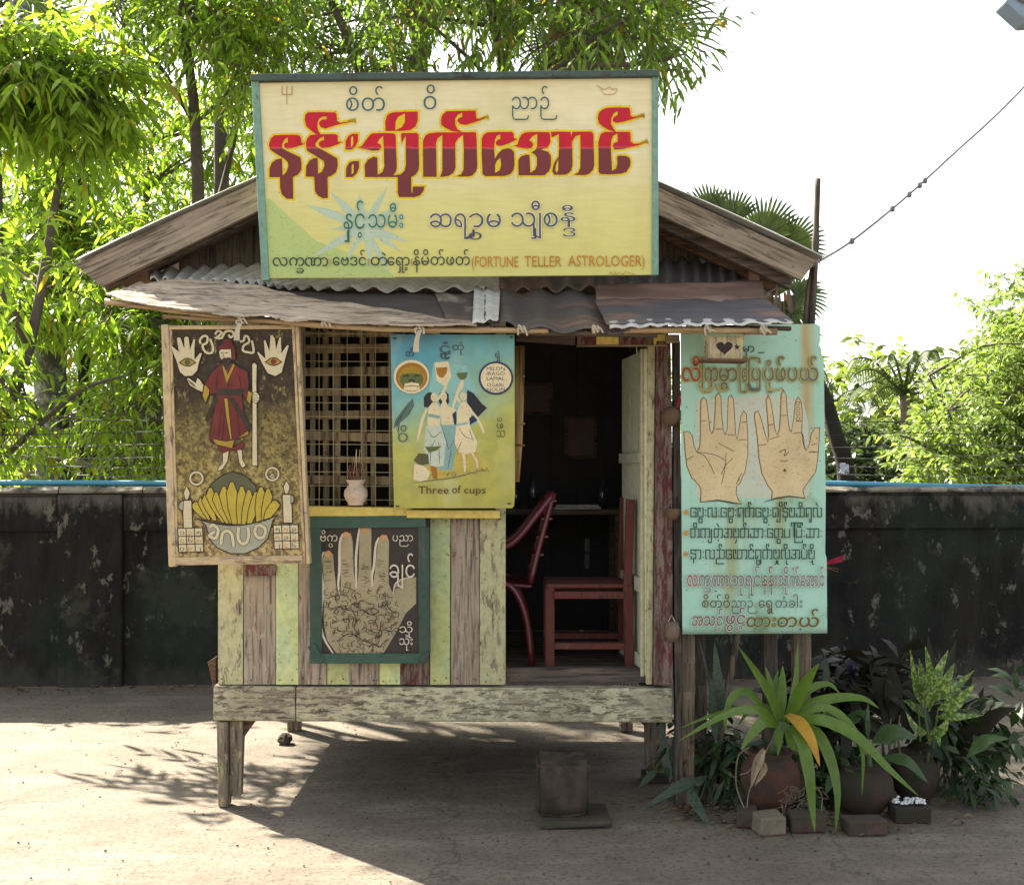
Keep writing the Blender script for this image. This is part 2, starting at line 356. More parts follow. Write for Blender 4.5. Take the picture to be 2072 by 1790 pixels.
# legs
def leg(x0, x1, y, depth, zt, zb, brace=0, extra=None):
    b = MB(); b.quadbox([(x0, zt), (x1, zt), (x1 + .004, zb), (x0 + .008, zb)], y, y + depth); l = prt(b, 'leg', WLEG, .006)
    if brace:
        s = brace; e = x1 if s > 0 else x0
        b = MB(); b.quadbox([(e, zt), (e + s * .115, zt), (e + s * .03, zt - .12), (e, zt - .15)][::s], y + .035, y + .075)
        b.build('brace', WRAFT, l, bevel=.003)
    if extra:
        b = MB(); b.quadbox(extra, y + .01, y + .06); b.build('splice_board', WLEG, l, bevel=.004)
leg(XF(437), XF(459), FY + .005, .075, .401, 0, 0)
leg(XF(462), XF(463), FY + .02, .05, .4, .395, 1, [(XF(461), .401), (XF(489), .401), (XF(484), .045), (XF(461), .045)])
YR = 5.83
leg(P(1305, 0, YR).x, P(1347, 0, YR).x, YR, .08, .43, .045, -1)
leg(XL + .02, XL + .1, BY - .1, .08, .43, 0); leg(XR - .1, XR - .02, BY - .1, .08, .43, 0)
# lower plank wall
planks = [(440, 491, WG), (492.5, 556, WB), (557.5, 602, WGB), (603.5, 660, WB), (661.5, 704, WGB), (705.5, 766, WB), (767.5, 809, WGB), (810.5, 869, WR), (870.5, 911, WGB), (912.5, 969.5, WB), (971, 1022, WG)]
mats = [WG, WB, WGB, WR]; b = MB()
for i, (x0, x1, m_) in enumerate(planks):
    t = random.uniform(-.004, .004); zt = ZF(1040 if x0 > 620 else 1030)
    b.quadbox([(XF(x0), zt), (XF(x1), zt), (XF(x1) + random.uniform(-.003, .003), ZF(1385)), (XF(x0), ZF(1385))], FY + .008 + t, FY + .03 + t, mats.index(m_))
b.quadbox([(XF(492), ZF(1143)), (XF(560), ZF(1143)), (XF(558), ZF(1163)), (XF(494), ZF(1165))], FY - .012, FY + .003, 3)
NAILS = []
for x0, x1, m_ in planks:
    for y in (1052, 1375): 
        for x in ((x0 * .8 + x1 * .2), (x0 * .2 + x1 * .8)): q = Vector((XF(x + random.uniform(-3, 3)), FY + .0025, ZF(y + random.uniform(-4, 4)))); b.lathe([(0, -.002), (.0032, -.0018), (.0032, .006)], q, 7, len(mats), Matrix.Rotation(R(90), 3, 'X'))
prt(b, 'plank_wall', mats + [WDARK], 0)
b = MB()
for i in range(6):
    x0 = 441 + i * 29; b.quadbox([(XF(x0), ZF(640)), (XF(x0 + 28), ZF(640)), (XF(x0 + 28), ZF(1028)), (XF(x0), ZF(1028))], FY + .01, FY + .03, i % 2)
prt(b, 'upper_wall', [WG, WB])
# corner trim sticking out at the left side
b = MB(); b.quadbox([(XF(424, 5.6), ZF(1336, 5.6)), (XF(441, 5.6), ZF(1326, 5.6)), (XF(441, 5.6), ZF(1395, 5.6)), (XF(436, 5.6), ZF(1395, 5.6)), (XF(430, 5.6), ZF(1360, 5.6))], 5.56, 5.66); prt(b, 'side_bracket', WRAFT)
# window: sill boards, lattice and wire
b = MB(); b.quadbox([(XF(618), ZF(1023)), (XF(835), ZF(1026)), (XF(835), ZF(1044)), (XF(618), ZF(1043))], FY - .075, FY + .05); prt(b, 'window_sill', WYEL)
b = MB(); b.quadbox([(XF(826), ZF(1030)), (XF(1012), ZF(1031)), (XF(1012), ZF(1047)), (XF(826), ZF(1046))], FY - .085, FY - .002); prt(b, 'window_sill', WYEL)
b = MB(); b.quadbox([(XF(1003), ZF(640)), (XF(1023), ZF(640)), (XF(1023), ZF(1385)), (XF(1003), ZF(1385))], FY + .034, FY + .09); prt(b, 'door_jamb', WDFR)
b = MB(); LY = 5.56
def c4(x, y): return ((720 + x / 3.58) / 1.2066, (780 + y / 3.58) / 1.2066)
for y0, y1 in ((100, 150), (215, 292), (415, 488), (600, 665), (795, 868), (985, 1062), (1195, 1250), (1365, 1440)):
    q0 = c4(60, y0); q1 = c4(870, y1); j = random.uniform(-3, 3)
    b.quadbox([(XF(q0[0], LY), ZF(q0[1] + j, LY)), (XF(q1[0], LY), ZF(q0[1] - j, LY)), (XF(q1[0], LY), ZF(q1[1] - j, LY)), (XF(q0[0], LY), ZF(q1[1] + j, LY))], LY, LY + .012)
for x0, x1 in ((130, 172), (240, 290), (330, 392), (570, 622), (655, 692), (815, 850)):
    q0 = c4(x0, 60); q1 = c4(x1, 1620); j = random.uniform(-2, 2)
    b.quadbox([(XF(q0[0] + j, LY), ZF(q0[1], LY)), (XF(q1[0] + j, LY), ZF(q0[1], LY)), (XF(q1[0] - j, LY), ZF(q1[1], LY)), (XF(q0[0] - j, LY), ZF(q1[1], LY))], LY + .014, LY + .026)
prt(b, 'window_lattice', LATT, 0)
b = MB()
for i in range(8):
    x = 613 + i * 28.8; b.tube([(XF(x), FY + .05, ZF(650)), (XF(x + .5), FY + .05, ZF(1030))], .0017, 4)
for i in range(14):
    y = 672 + i * 28.2; b.tube([(XF(606), FY + .047, ZF(y)), (XF(820), FY + .047, ZF(y + 2))], .0017, 4)
prt(b, 'window_mesh', WIREY, 0)
# door opening: posts, lintel blocks, bamboo, open door leaf
b = MB(); b.quadbox([(XF(1328), ZF(690)), (XF(1357), ZF(690)), (XF(1361), ZF(1040)), (XF(1361), ZF(1386)), (XF(1322), ZF(1386)), (XF(1325), ZF(1040))], FY - .004, FY + .055)
b.quadbox([(XF(1312), ZF(690)), (XF(1327), ZF(690)), (XF(1324), ZF(1040)), (XF(1321), ZF(1386)), (XF(1309), ZF(1386))], FY + .02, FY + .06, 1); prt(b, 'door_post', [WR, WG])
b = MB(); k = 0
for x0, x1, m_ in ((1045, 1164, 2), (1168, 1206, 0), (1206.5, 1252, 1), (1252.5, 1322, 0), (1322.5, 1347, 1)):
    b.quadbox([(XF(x0), ZF(676)), (XF(x1), ZF(676)), (XF(x1), ZF(698)), (XF(x0), ZF(698 if m_ != 2 else 690))], FY + .0, FY + .02, m_)
b.quadbox([(XF(1166), ZF(697.5)), (XF(1350), ZF(697.5)), (XF(1350), ZF(701)), (XF(1166), ZF(701))], FY - .006, FY + .016, 3)
prt(b, 'lintel', [WR, WYEL, WDARKX, WPALEX])
b = MB(); b.quadbox([(XF(1347), ZF(678)), (XF(1373), ZF(678)), (XF(1374), ZF(694)), (XF(1346), ZF(696))], FY - .03, FY - .01); prt(b, 'board_scrap', WPALEX)
b = MB(); b.quadbox([(XF(1040), ZF(640)), (XF(1320), ZF(640)), (XF(1320), ZF(674)), (XF(1040), ZF(674))], FY + .025, FY + .045); prt(b, 'head_board', WDARKX)
b = MB()
for i in range(4):
    b.tube([P(1046 + i * 4, 700, 5.43 + .01 * (i % 2)), P(1045 + i * 4, 800, 5.43), P(1044 + i * 3.2, 900, 5.43), P(1044 + i * 1.6, 975, 5.43)], [.0085, .009, .008, .005], 7)
for y in (760, 856, 900): b.tube([P(1042, y, 5.42), P(1062, y + 1, 5.42)], .005, 6)
prt(b, 'bamboo_bundle', BAMZ, 0, smooth_=True)
D0 = Vector((.652, 5.47, 0)); D1 = Vector((.592, 5.98, 0)); dz0, dz1 = .603, ZF(700) - .01
dr = MB()
def dpanel(t0, t1, z0, z1, off, th, m_=0):
    n_ = Vector((-(D1 - D0).y, (D1 - D0).x, 0)).normalized()
    a = D0.lerp(D1, t0) + n_ * off; c = D0.lerp(D1, t1) + n_ * off; vs_ = []
    for p in (a, c, c + n_ * th, a + n_ * th):
        for z in (z0, z1): vs_.append((p.x, p.y, z))
    dr.add(vs_, [(0, 2, 3, 1), (2, 4, 5, 3), (4, 6, 7, 5), (6, 0, 1, 7), (0, 6, 4, 2), (1, 3, 5, 7)], m_)
for t0, t1 in ((.0, .30), (.305, .62), (.625, 1)): dpanel(t0, t1, dz0 + .01, dz1, 0, .02)
door = prt(dr, 'door', WDOOR)
for t0, t1, z0, z1 in ((.0, .06, dz0, dz1 + .004), (.1, .98, 1.0, 1.07), (.1, .98, 1.62, 1.67), (.1, .98, .64, .70)):
    dr = MB(); dpanel(t0, t1, z0, z1, .021, .018); dr.build('door_batten', WDFR if t0 == 0 else WDOOR, door, bevel=.003)
b = MB()
for i in range(2):
    x = XF(1307 + i * 9); b.quadbox([(x, dz0 + .01), (x + .016, dz0 + .01), (x + .012, dz1), (x - .006, dz1)], 5.43 - i * .002, 5.462)
prt(b, 'door_stop', WDFR)
# side walls, back wall with one slit, ceiling beam
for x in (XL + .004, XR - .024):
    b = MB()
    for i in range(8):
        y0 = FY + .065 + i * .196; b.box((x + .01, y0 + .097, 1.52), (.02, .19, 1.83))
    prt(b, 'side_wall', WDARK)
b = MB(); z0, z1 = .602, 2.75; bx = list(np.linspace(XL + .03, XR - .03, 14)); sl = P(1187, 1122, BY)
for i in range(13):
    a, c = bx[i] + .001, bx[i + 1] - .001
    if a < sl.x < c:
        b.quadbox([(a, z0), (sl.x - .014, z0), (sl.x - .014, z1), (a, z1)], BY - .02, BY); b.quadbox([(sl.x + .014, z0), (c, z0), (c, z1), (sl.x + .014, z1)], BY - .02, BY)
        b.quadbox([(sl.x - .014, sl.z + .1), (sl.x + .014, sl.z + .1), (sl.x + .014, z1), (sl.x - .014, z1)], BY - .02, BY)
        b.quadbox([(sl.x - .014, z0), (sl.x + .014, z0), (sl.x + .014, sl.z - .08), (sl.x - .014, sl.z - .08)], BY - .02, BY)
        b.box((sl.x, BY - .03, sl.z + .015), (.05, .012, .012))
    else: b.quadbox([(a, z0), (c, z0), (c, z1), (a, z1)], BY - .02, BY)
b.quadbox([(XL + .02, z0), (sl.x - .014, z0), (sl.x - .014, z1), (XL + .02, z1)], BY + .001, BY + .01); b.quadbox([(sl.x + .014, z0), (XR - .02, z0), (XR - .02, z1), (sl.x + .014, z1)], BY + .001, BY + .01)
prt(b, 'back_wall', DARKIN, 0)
# roof
RYF, RYB = 5.22, 7.35
rid = P(912, 172, RYF); le = P(153, 527, RYF); re = P(1668, 521, RYF)
def roofsheet(a, r_, name):
    b = MB(); nu, nv = 90, 8
    for i in range(nu + 1):
        y = RYF + (RYB - RYF) * i / nu
        for j in range(nv + 1):
            p = a.lerp(r_, j / nv); b.v.append((p.x, y + random.uniform(-.004, .004) * (j == 0), p.z + .011 * math.sin(i / nu * 2 * math.pi * 28) + .006 * math.sin(i * .2 + j)))
    for i in range(nu):
        for j in range(nv): q = i * (nv + 1) + j; b.f.append((q, q + 1, q + nv + 2, q + nv + 1)); b.m.append(0)
    b.build(name, GALV, hut, smooth_=True, solid=.004)
roofsheet(le, rid, 'roof_sheet'); roofsheet(re, rid, 'roof_sheet')
def ipt(x, y, Y): p = P(x, y, Y); return (p.x, p.z)
for top, bot, Y in ((((152, 536), (915, 184)), ((205, 579), (915, 238)), RYF + .02), (((1652, 527), (910, 184)), ((1622, 566), (910, 238)), RYF + .02)):
    b = MB(); n = 8; up = [ipt(top[0][0] + (top[1][0] - top[0][0]) * i / n, top[0][1] + (top[1][1] - top[0][1]) * i / n, Y) for i in range(n + 1)]
    dn = [ipt(bot[0][0] + (bot[1][0] - bot[0][0]) * i / n, bot[0][1] + (bot[1][1] - bot[0][1]) * i / n + random.uniform(-1.2, 1.2), Y) for i in range(n + 1)]
    for i in range(n): b.quadbox([up[i], up[i + 1], dn[i + 1], dn[i]], Y, Y + .03)
    prt(b, 'barge_board', WBARGE if top[0][0] < 900 else WBARGE2, 0)
for (x0, y0), (x1, y1), h, Y in (((246, 535), (700, 318), 44, 5.5), ((1571, 548), (1100, 318), 44, 5.5), ((212, 560), (700, 330), 26, 5.32), ((1600, 560), (1100, 325), 24, 5.32)):
    b = MB(); b.quadbox([ipt(x0, y0, Y), ipt(x1, y1, Y), ipt(x1, y1 + h, Y), ipt(x0, y0 + h, Y)], Y, Y + .06); prt(b, 'rafter', WRAFT if Y > 5.4 else WDARKX, .004)
for x, z0 in ((-1.72, 2.50), (1.13, 2.50), (-1.05, 2.80), (.45, 2.80)):
    b = MB(); b.box((x, (5.3 + RYB) / 2, z0), (.05, RYB - 5.4, .06)); prt(b, 'purlin', WRAFT)
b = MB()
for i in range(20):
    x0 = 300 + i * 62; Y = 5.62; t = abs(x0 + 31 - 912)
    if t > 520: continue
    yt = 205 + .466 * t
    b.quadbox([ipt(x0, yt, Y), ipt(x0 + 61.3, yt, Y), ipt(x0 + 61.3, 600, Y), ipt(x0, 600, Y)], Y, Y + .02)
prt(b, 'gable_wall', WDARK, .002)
# awning: overlapping sheets
from mathutils import noise as mnoise
def NZ(v): return mnoise.noise(v)
def sheet(name, back, front, mat, wave=(0, 0), nu=80, nv=10, rough=.004, solid=.004, ph=0, sag=0, label=None, wf=None):
    B_ = smooth([P(*q) for q in back], nu); F_ = smooth([P(*q) for q in front], nu); b = MB()
    for i in range(nu + 1):
        for j in range(nv + 1):
            p = B_[i].lerp(F_[i], j / nv); t = i / nu
            wv = wave[1] * math.sin(2 * math.pi * wave[0] * t + ph) * (1 if not wf else wf(t))
            p = p + Vector((0, -.35, 1)) * (wv - sag * math.sin(math.pi * j / nv)) + Vector((0, 0, rough * (NZ(p * 9) * 1.3 + NZ(Vector((p.x * 3, (j + .3 * NZ(p * 5)) * .55 if nv > 40 else p.y * 40, 3))) * .9)))
            if j == nv: p += Vector((0, -1, -.3)) * (random.uniform(-.008, .008) + (.03 * NZ(Vector((p.x * 7, 0, 1))) if nv > 40 else 0))
            b.v.append(tuple(p))
    for i in range(nu):
        for j in range(nv): q = i * (nv + 1) + j; b.f.append((q, q + nv + 1, q + nv + 2, q + 1)); b.m.append(0)
    return b.build(name, mat, hut, smooth_=True, solid=solid, label=label)
sheet('awning_sheet', [(300, 545, 5.55), (560, 536, 5.55), (800, 540, 5.55), (1020, 545, 5.55)], [(305, 566, 5.27), (480, 572, 5.26), (640, 583, 5.25), (1010, 588, 5.25)], GALV, (22, .012), 200, label='grey corrugated upper sheet under the signboard')
sheet('awning_sheet', [(1010, 545, 5.55), (1330, 525, 5.6), (1535, 535, 5.62)], [(1010, 590, 5.28), (1330, 580, 5.33), (1535, 585, 5.35)], TINR, (15, .015), 140, ph=1)
sheet('awning_sheet', [(340, 572, 5.31), (640, 587, 5.30), (985, 592, 5.30)], [(560, 640, 4.98), (760, 660, 4.96), (985, 661, 4.955)], TIN, (3, .004), 60, label='dark flat tin sheet beside the bark strip')
sheet('awning_sheet', [(878, 590, 5.285), (940, 592, 5.285), (1000, 594, 5.285)], [(905, 650, 4.99), (950, 660, 4.95), (1000, 660, 4.945)], TINP, (2, .004), 30)
sheet('awning_sheet', [(962, 585, 5.26), (1000, 587, 5.26), (1100, 590, 5.26), (1218, 592, 5.26)], [(958, 657, 4.925), (1000, 654, 4.92), (1110, 668, 4.915), (1275, 670, 4.91)], TIN, (5, .012), 120, ph=.5, label='sagging corrugated tin sheet in the middle of the awning')
sheet('awning_sheet', [(960, 583, 5.24), (982, 584, 5.24), (1012, 586, 5.24)], [(956, 656, 4.905), (985, 650, 4.9), (1008, 648, 4.9)], SILV, (2, .005), 30)
sheet('awning_sheet', [(1204, 574, 5.30), (1380, 572, 5.33), (1543, 568, 5.36)], [(1207, 612, 5.14), (1380, 611, 5.15), (1548, 608, 5.17)], TINRR, (0, 0), 40)
sheet('awning_sheet', [(1203, 606, 5.165), (1380, 606, 5.175), (1550, 604, 5.19)], [(1228, 656, 4.90), (1400, 652, 4.90), (1606, 650, 4.92)], TINR, (0, 0), 50, rough=.006)
sheet('awning_sheet', [(1232, 650, 4.93), (1400, 647, 4.93), (1590, 645, 4.94)], [(1234, 664, 4.885), (1400, 658, 4.885), (1606, 653, 4.90)], SILV, (9, .004), 80, nv=3)
sheet('awning_sheet', [(222, 592, 5.06), (330, 567, 5.20), (480, 573, 5.22), (600, 598, 5.12), (760, 622, 5.06), (960, 655, 4.95)], [(214, 599, 4.93), (330, 622, 4.90), (480, 636, 4.90), (640, 650, 4.9), (790, 657, 4.9), (965, 660, 4.9)], BARK, (0, 0), 170, 44, rough=.010, solid=.006, label='pale peeling bark strip along the front edge')
# hanging poles under the awning with their cloth ties
def pole(name, pts, r_, mat=BAMBOO, nodes=8):
    pts = smooth(pts, 30); rad = [r_ * (1 + (.16 if i % (30 // nodes + 1) == 0 else 0)) for i in range(len(pts))]
    b = MB(); b.tube(pts, rad, 9); return b.build(name, mat, hut, smooth_=True)
pole('awning_pole', [P(213, 610, 4.95), P(470, 641, 4.945), P(745, 664, 4.94), P(1050, 668, 4.94), P(1110, 669, 4.94)], .0125)
pole('awning_pole', [P(330, 640, 4.99), P(600, 655, 4.985), P(890, 672, 4.98)], .009)
pole('awning_pole', [P(960, 663, 4.965), P(1100, 672, 4.96), P(1330, 677, 4.96)], .014, WDARKX, 5)
pole('awning_pole', [P(1262, 668, 4.935), P(1420, 668, 4.93), P(1572, 671, 4.93)], .0145)
b = MB()
for x0, x1, y in ((860, 1010, 662), (1030, 1200, 668), (1240, 1420, 662), (1420, 1600, 661)): b.bar(P(x0, y, 4.985), P(x1, y + 4, 4.985), .03, .018)
prt(b, 'awning_batten', WDARKX)
def tie(x, y, Y, long=0, ang=.2):
    b = MB(); c = P(x, y, Y); k = [c + Vector((.013 * math.cos(a), .017 * math.sin(a) - .004, .015 * math.sin(a * 2) + .004)) for a in np.linspace(0, 6.283, 14)]
    b.tube(k, .004, 5, cap=False)
    for s in (-1, 1): b.ribbon([c + Vector((0, -.018, 0)), c + Vector((s * random.uniform(.008, .02), -.024, random.uniform(-.004, .012))), c + Vector((s * random.uniform(.006, .026) + ang * .05, -.02, -random.uniform(.004, .03)))], random.uniform(.006, .011), 0, n=6, prof=lambda t: 1)
    if long: b.ribbon([c + Vector((0, -.02, -.01)), c + Vector((-.006 - ang * .03, -.026, -long * .5)), c + Vector((-ang * .08, -.022, -long))], .026, 0, n=6, prof=lambda t: .6 + .4 * t)
    b.build('cloth_tie', CLOTH, hut, solid=.002)
tie(489, 650, 4.93, .085); tie(659, 656, 4.93); tie(850, 666, 4.93, .10); tie(1055, 668, 4.92); tie(1205, 668, 4.92); tie(1432, 668, 4.91); tie(1545, 668, 4.91)
# ------------------------------------------------------------------ painted boards
GL = {}
def glyphs(s):
    if s in GL: return GL[s]
    cu = bpy.data.curves.new('glyph', 'FONT'); cu.body = s; cu.size = 1; cu.resolution_u = 2
    o = bpy.data.objects.new('glyph', cu); C.objects.link(o)
    dg = bpy.context.evaluated_depsgraph_get(); me = bpy.data.meshes.new_from_object(o.evaluated_get(dg))
    GL[s] = ([(v.co.x, v.co.y) for v in me.vertices], [tuple(p.vertices) for p in me.polygons])
    bpy.data.objects.remove(o); bpy.data.curves.remove(cu); bpy.data.meshes.remove(me)
    return GL[s]
class Board:
    """A flat painted board: picture coordinates are projected on its own (possibly leaning) plane; every coat of paint lies a fraction of a millimetre above the last."""
    def __init__(s, yt, Yt, yb, Yb):
        zt = P(0, yt, Yt).z; zb = P(0, yb, Yb).z; s.b = (Yt - Yb) / (zt - zb); s.a = Yt - s.b * zt; s.k = 0; s.mb = MB(); s.mats = []; s.T = None
    def crop(s, x0, y0, sc): s.T = (x0, y0, sc)
    def pt(s, x, y, up=0):
        if s.T: x, y = (s.T[0] + x / s.T[2]) / 1.2066, (s.T[1] + y / s.T[2]) / 1.2066
        return s.ptd(x, y, up)
    def ptd(s, x, y, up=0):
        dx, dz = (x - CX) / FD, -(y - HZ) / FD; t = (s.a + s.b * CAMZ) / (1 - s.b * dz)
        return Vector((dx * t, t - up, CAMZ + dz * t))
    def mi(s, m):
        if m not in s.mats: s.mats.append(m)
        return s.mats.index(m)
    def nxt(s): s.k += 1; return .0004 + s.k * .00004
    def poly(s, pts, m, hole=None):
        u = s.nxt(); s.mb.add([s.pt(x, y, u) for x, y in pts], [tuple(range(len(pts)))[::-1]], s.mi(m))
    def stroke(s, pts, wd, m, closed=False, sm=0, taper=0):
        pts = [(p[0], p[1]) for p in pts]
        if sm: pts = [(p.x, p.y) for p in smooth([(x, y, 0) for x, y in (pts + pts[:1] if closed else pts)], sm)]; pts = pts[:-1] if closed else pts
        k = len(pts); u = s.nxt(); vs_ = []
        for i, (x, y) in enumerate(pts):
            a = pts[(i - 1) % k] if closed or i else pts[i]; c = pts[(i + 1) % k] if closed or i < k - 1 else pts[i]
            d1 = Vector((x - a[0], y - a[1])); d2 = Vector((c[0] - x, c[1] - y))
            if d1.length < 1e-6: d1 = d2
            if d2.length < 1e-6: d2 = d1
            if d1.length < 1e-6: d1 = d2 = Vector((1, 0))
            d1.normalize(); d2.normalize(); n1 = Vector((-d1.y, d1.x)); n2 = Vector((-d2.y, d2.x)); mm = n1 + n2
            if mm.length < .3: mm = n1
            mm.normalize(); h = wd / 2 / max(.55, mm.dot(n1))
            if taper: h *= 1 - taper * abs(2 * i / max(1, k - 1) - 1) ** 2
            uu = u + i * .0000003
            vs_ += [s.pt(x + mm.x * h, y + mm.y * h, uu), s.pt(x - mm.x * h, y - mm.y * h, uu)]
        fs = [(2 * i, 2 * i + 2, 2 * i + 3, 2 * i + 1) for i in range(k - 1)]
        if closed: fs.append((2 * k - 2, 0, 1, 2 * k - 1))
        s.mb.add(vs_, fs, s.mi(m))
    def text(s, t, x0, x1, yb, xh, m, halo=None, hw=0, skew=0):
        """x0..x1 and the base line in picture pixels, xh the height of a plain letter (0.55 em in Burmese, 0.69 em for capitals)"""
        vs_, fs = glyphs(t); a = min(v[0] for v in vs_); b_ = max(v[0] for v in vs_)
        ref = .55 if ord(t.replace(' ', '')[0]) > 0x900 else .69
        sx = (x1 - x0) / (b_ - a); sy = xh / ref
        for dx, dy, mm in ([(hw * math.cos(q), hw * math.sin(q), halo) for q in np.arange(0, 6.2, .9)] if halo else []) + [(0, 0, m)]:
            u = s.nxt(); s.mb.add([s.pt(x0 + (x - a) * sx + dx + skew * y * sy, yb - y * sy + dy, u) for x, y in vs_], fs, s.mi(mm))
    def square(s, t, x0, x1, yb, xh, wd, m):
        """Burmese in the square hand lettering of the green board"""
        strokes = []; x = 0; lw = 1; lx = 0
        for ch in t:
            if ch in SQM:
                for st in SQM[ch]: strokes.append([(lx + (lw - 1) * .5 + px, py) for px, py in st])
            elif ch == ' ': x += .5
            else:
                wv, sts = SQ[ch]
                for st in sts: strokes.append([(x + px, py) for px, py in st])
                if ch == '\u103c': x += .15
                else: lx = x; lw = wv; x += wv + .38
        k = (x1 - x0) / x
        for st in strokes: s.stroke([(x0 + px * k, yb - py * xh) for px, py in st], wd, m)
    def rect(s, q, m): s.poly(q, m)
    def panel(s, q, th, m, name, parent, cl=None):
        """the board itself, corners in plain picture pixels"""
        pts = cl or q; f = [s.ptd(x, y) for x, y in pts]; n = len(f); mb = MB()
        mb.add(f + [p + Vector((0, th, 0)) for p in f], [tuple(range(n))[::-1], tuple(range(n, 2 * n))] + [(i, (i + 1) % n, (i + 1) % n + n, i + n) for i in range(n)])
        return mb.build(name, m, parent, bevel=.0015)
    def strip(s, p0, p1, wd, m, name, parent, front=.012, back=.03, bevel=.003, w2=None):
        """a frame bar between two picture points, standing proud of the board"""
        a = Vector(p0); c = Vector(p1); d = (c - a).normalized(); n_ = Vector((-d.y, d.x)); w2 = w2 or wd
        q = [a + n_ * wd / 2, c + n_ * w2 / 2, c - n_ * w2 / 2, a - n_ * wd / 2]; mb = MB()
        f = [s.ptd(p.x, p.y, front) for p in q]; r_ = [s.ptd(p.x, p.y, -back) for p in q]
        mb.add(f + r_, [(0, 3, 2, 1), (4, 5, 6, 7), (0, 1, 5, 4), (1, 2, 6, 5), (2, 3, 7, 6), (3, 0, 4, 7)])
        return mb.build(name, m, parent, bevel=bevel)
    def done(s, name, parent):
        o = s.mb.build(name, s.mats, parent); s.mb = MB(); s.mats = []; return o
SQ = {'ေ': (1, [[(1, .72), (1, 1), (0, 1), (0, 0), (1, 0), (1, .5), (.45, .5)]]), 'မ': (1, [[(.4, .55), (.4, 1), (0, 1), (0, 0), (1, 0), (1, 1), (.7, 1)]]),
 'း': (.2, [[(0, .15), (.22, .15)], [(0, .75), (.22, .75)]]), 'လ': (1.6, [[(.35, 0), (0, 0), (0, 1), (.8, 1), (.8, 0), (1.6, 0), (1.6, 1), (1.3, 1)]]),
 'ရ': (1, [[(.35, .4), (.35, 0), (0, 0), (0, 1), (1, 1), (1, -.65)]]), 'က': (1.7, [[(.35, 0), (0, 0), (0, 1), (1.7, 1), (1.7, 0), (1.3, 0)], [(.85, 1), (.85, 0), (.55, 0)]]),
 'ခ': (1, [[(.55, .5), (.55, 0), (0, 0), (0, 1), (1, 1), (1, 0), (.8, 0)]]), 'န': (.9, [[(.9, .75), (.9, 1), (0, 1), (0, .6), (.9, .55), (.9, 0), (0, 0), (0, .3)], [(.5, 0), (.5, -.55)]]),
 'သ': (1.5, [[(0, 1), (.7, 1), (.7, 0), (0, 0), (0, .4)], [(.7, 1), (1.5, 1), (1.5, 0), (.7, 0)]]), 'တ': (1.6, [[(.8, 0), (0, 0), (0, 1), (.8, 1), (.8, 0)], [(.8, 1), (1.6, 1), (1.6, 0), (1.25, 0)]]),
 'အ': (1.5, [[(0, 1), (.75, 1), (.75, .5), (.25, .5)], [(.75, .5), (.75, 0), (0, 0), (0, .3)], [(.75, 1), (1.5, 1), (1.5, 0), (1.15, 0)]]), 'ာ': (.55, [[(-.3, 1), (.55, 1), (.55, 0), (.2, 0)]]),
 'ပ': (1, [[(0, 1), (0, 0), (1, 0), (1, 1)]]), 'ါ': (.5, [[(0, 1.3), (0, 1.7), (.5, 1.7), (.5, 0)]]), '\u103c': (0, [[(1.3, 1.35), (1.3, 1.7), (-.2, 1.7), (-.2, -.6), (1.3, -.6), (1.3, -.3)]]),
 'ည': (1.5, [[(0, 1), (.65, 1), (.65, 0), (0, 0), (0, -.6), (1.5, -.6)], [(.65, 0), (1.5, 0), (1.5, 1), (1, 1)]]), 'ဆ': (1.6, [[(.4, .55), (.4, 1), (0, 1), (0, 0), (.8, 0), (.8, 1), (1.6, 1), (1.6, 0), (.8, 0)]]),
 'င': (.9, [[(.9, .7), (.9, 1), (0, 1), (0, 0), (.9, 0), (.9, .3)]]), 'ဖ': (1, [[(.5, .6), (.5, 1), (0, 1), (0, 0), (1, 0), (1, 1)]]), 'ျ': (.2, [[(0, 1), (0, -.6), (-.6, -.6), (-.6, -.25)]]), '.': (.2, [[(0, .05), (.2, .05)]])}
SQM = {'ွ': [[(.2, -.7), (.2, -.22), (.8, -.22), (.8, -.7), (.2, -.7)]], '်': [[(.75, 1.35), (.75, 1.65), (.3, 1.65), (.3, 1.3), (.6, 1.05)]], 'ိ': [[(.25, 1.18), (.25, 1.65), (.8, 1.65), (.8, 1.18), (.25, 1.18)]],
 'ီ': [[(.2, 1.18), (.2, 1.7), (.85, 1.7), (.85, 1.18), (.2, 1.18)], [(.4, 1.4), (.65, 1.4)]], 'ဲ': [[(.2, 1.65), (.65, 1.2)]], '့': [[(.5, -.25), (.5, -.45)]], 'ှ': [[(.55, -.2), (.55, -.45), (.25, -.7)]],
 'ု': [[(.7, -.2), (.7, -.65), (1, -.65)]], 'ူ': [[(.45, -.2), (.45, -.65)], [(.75, -.2), (.75, -.65), (1, -.65)]]}
INK = paint('ink', (.03, .022, .02, 1), .2, .7, 30, bump=0)
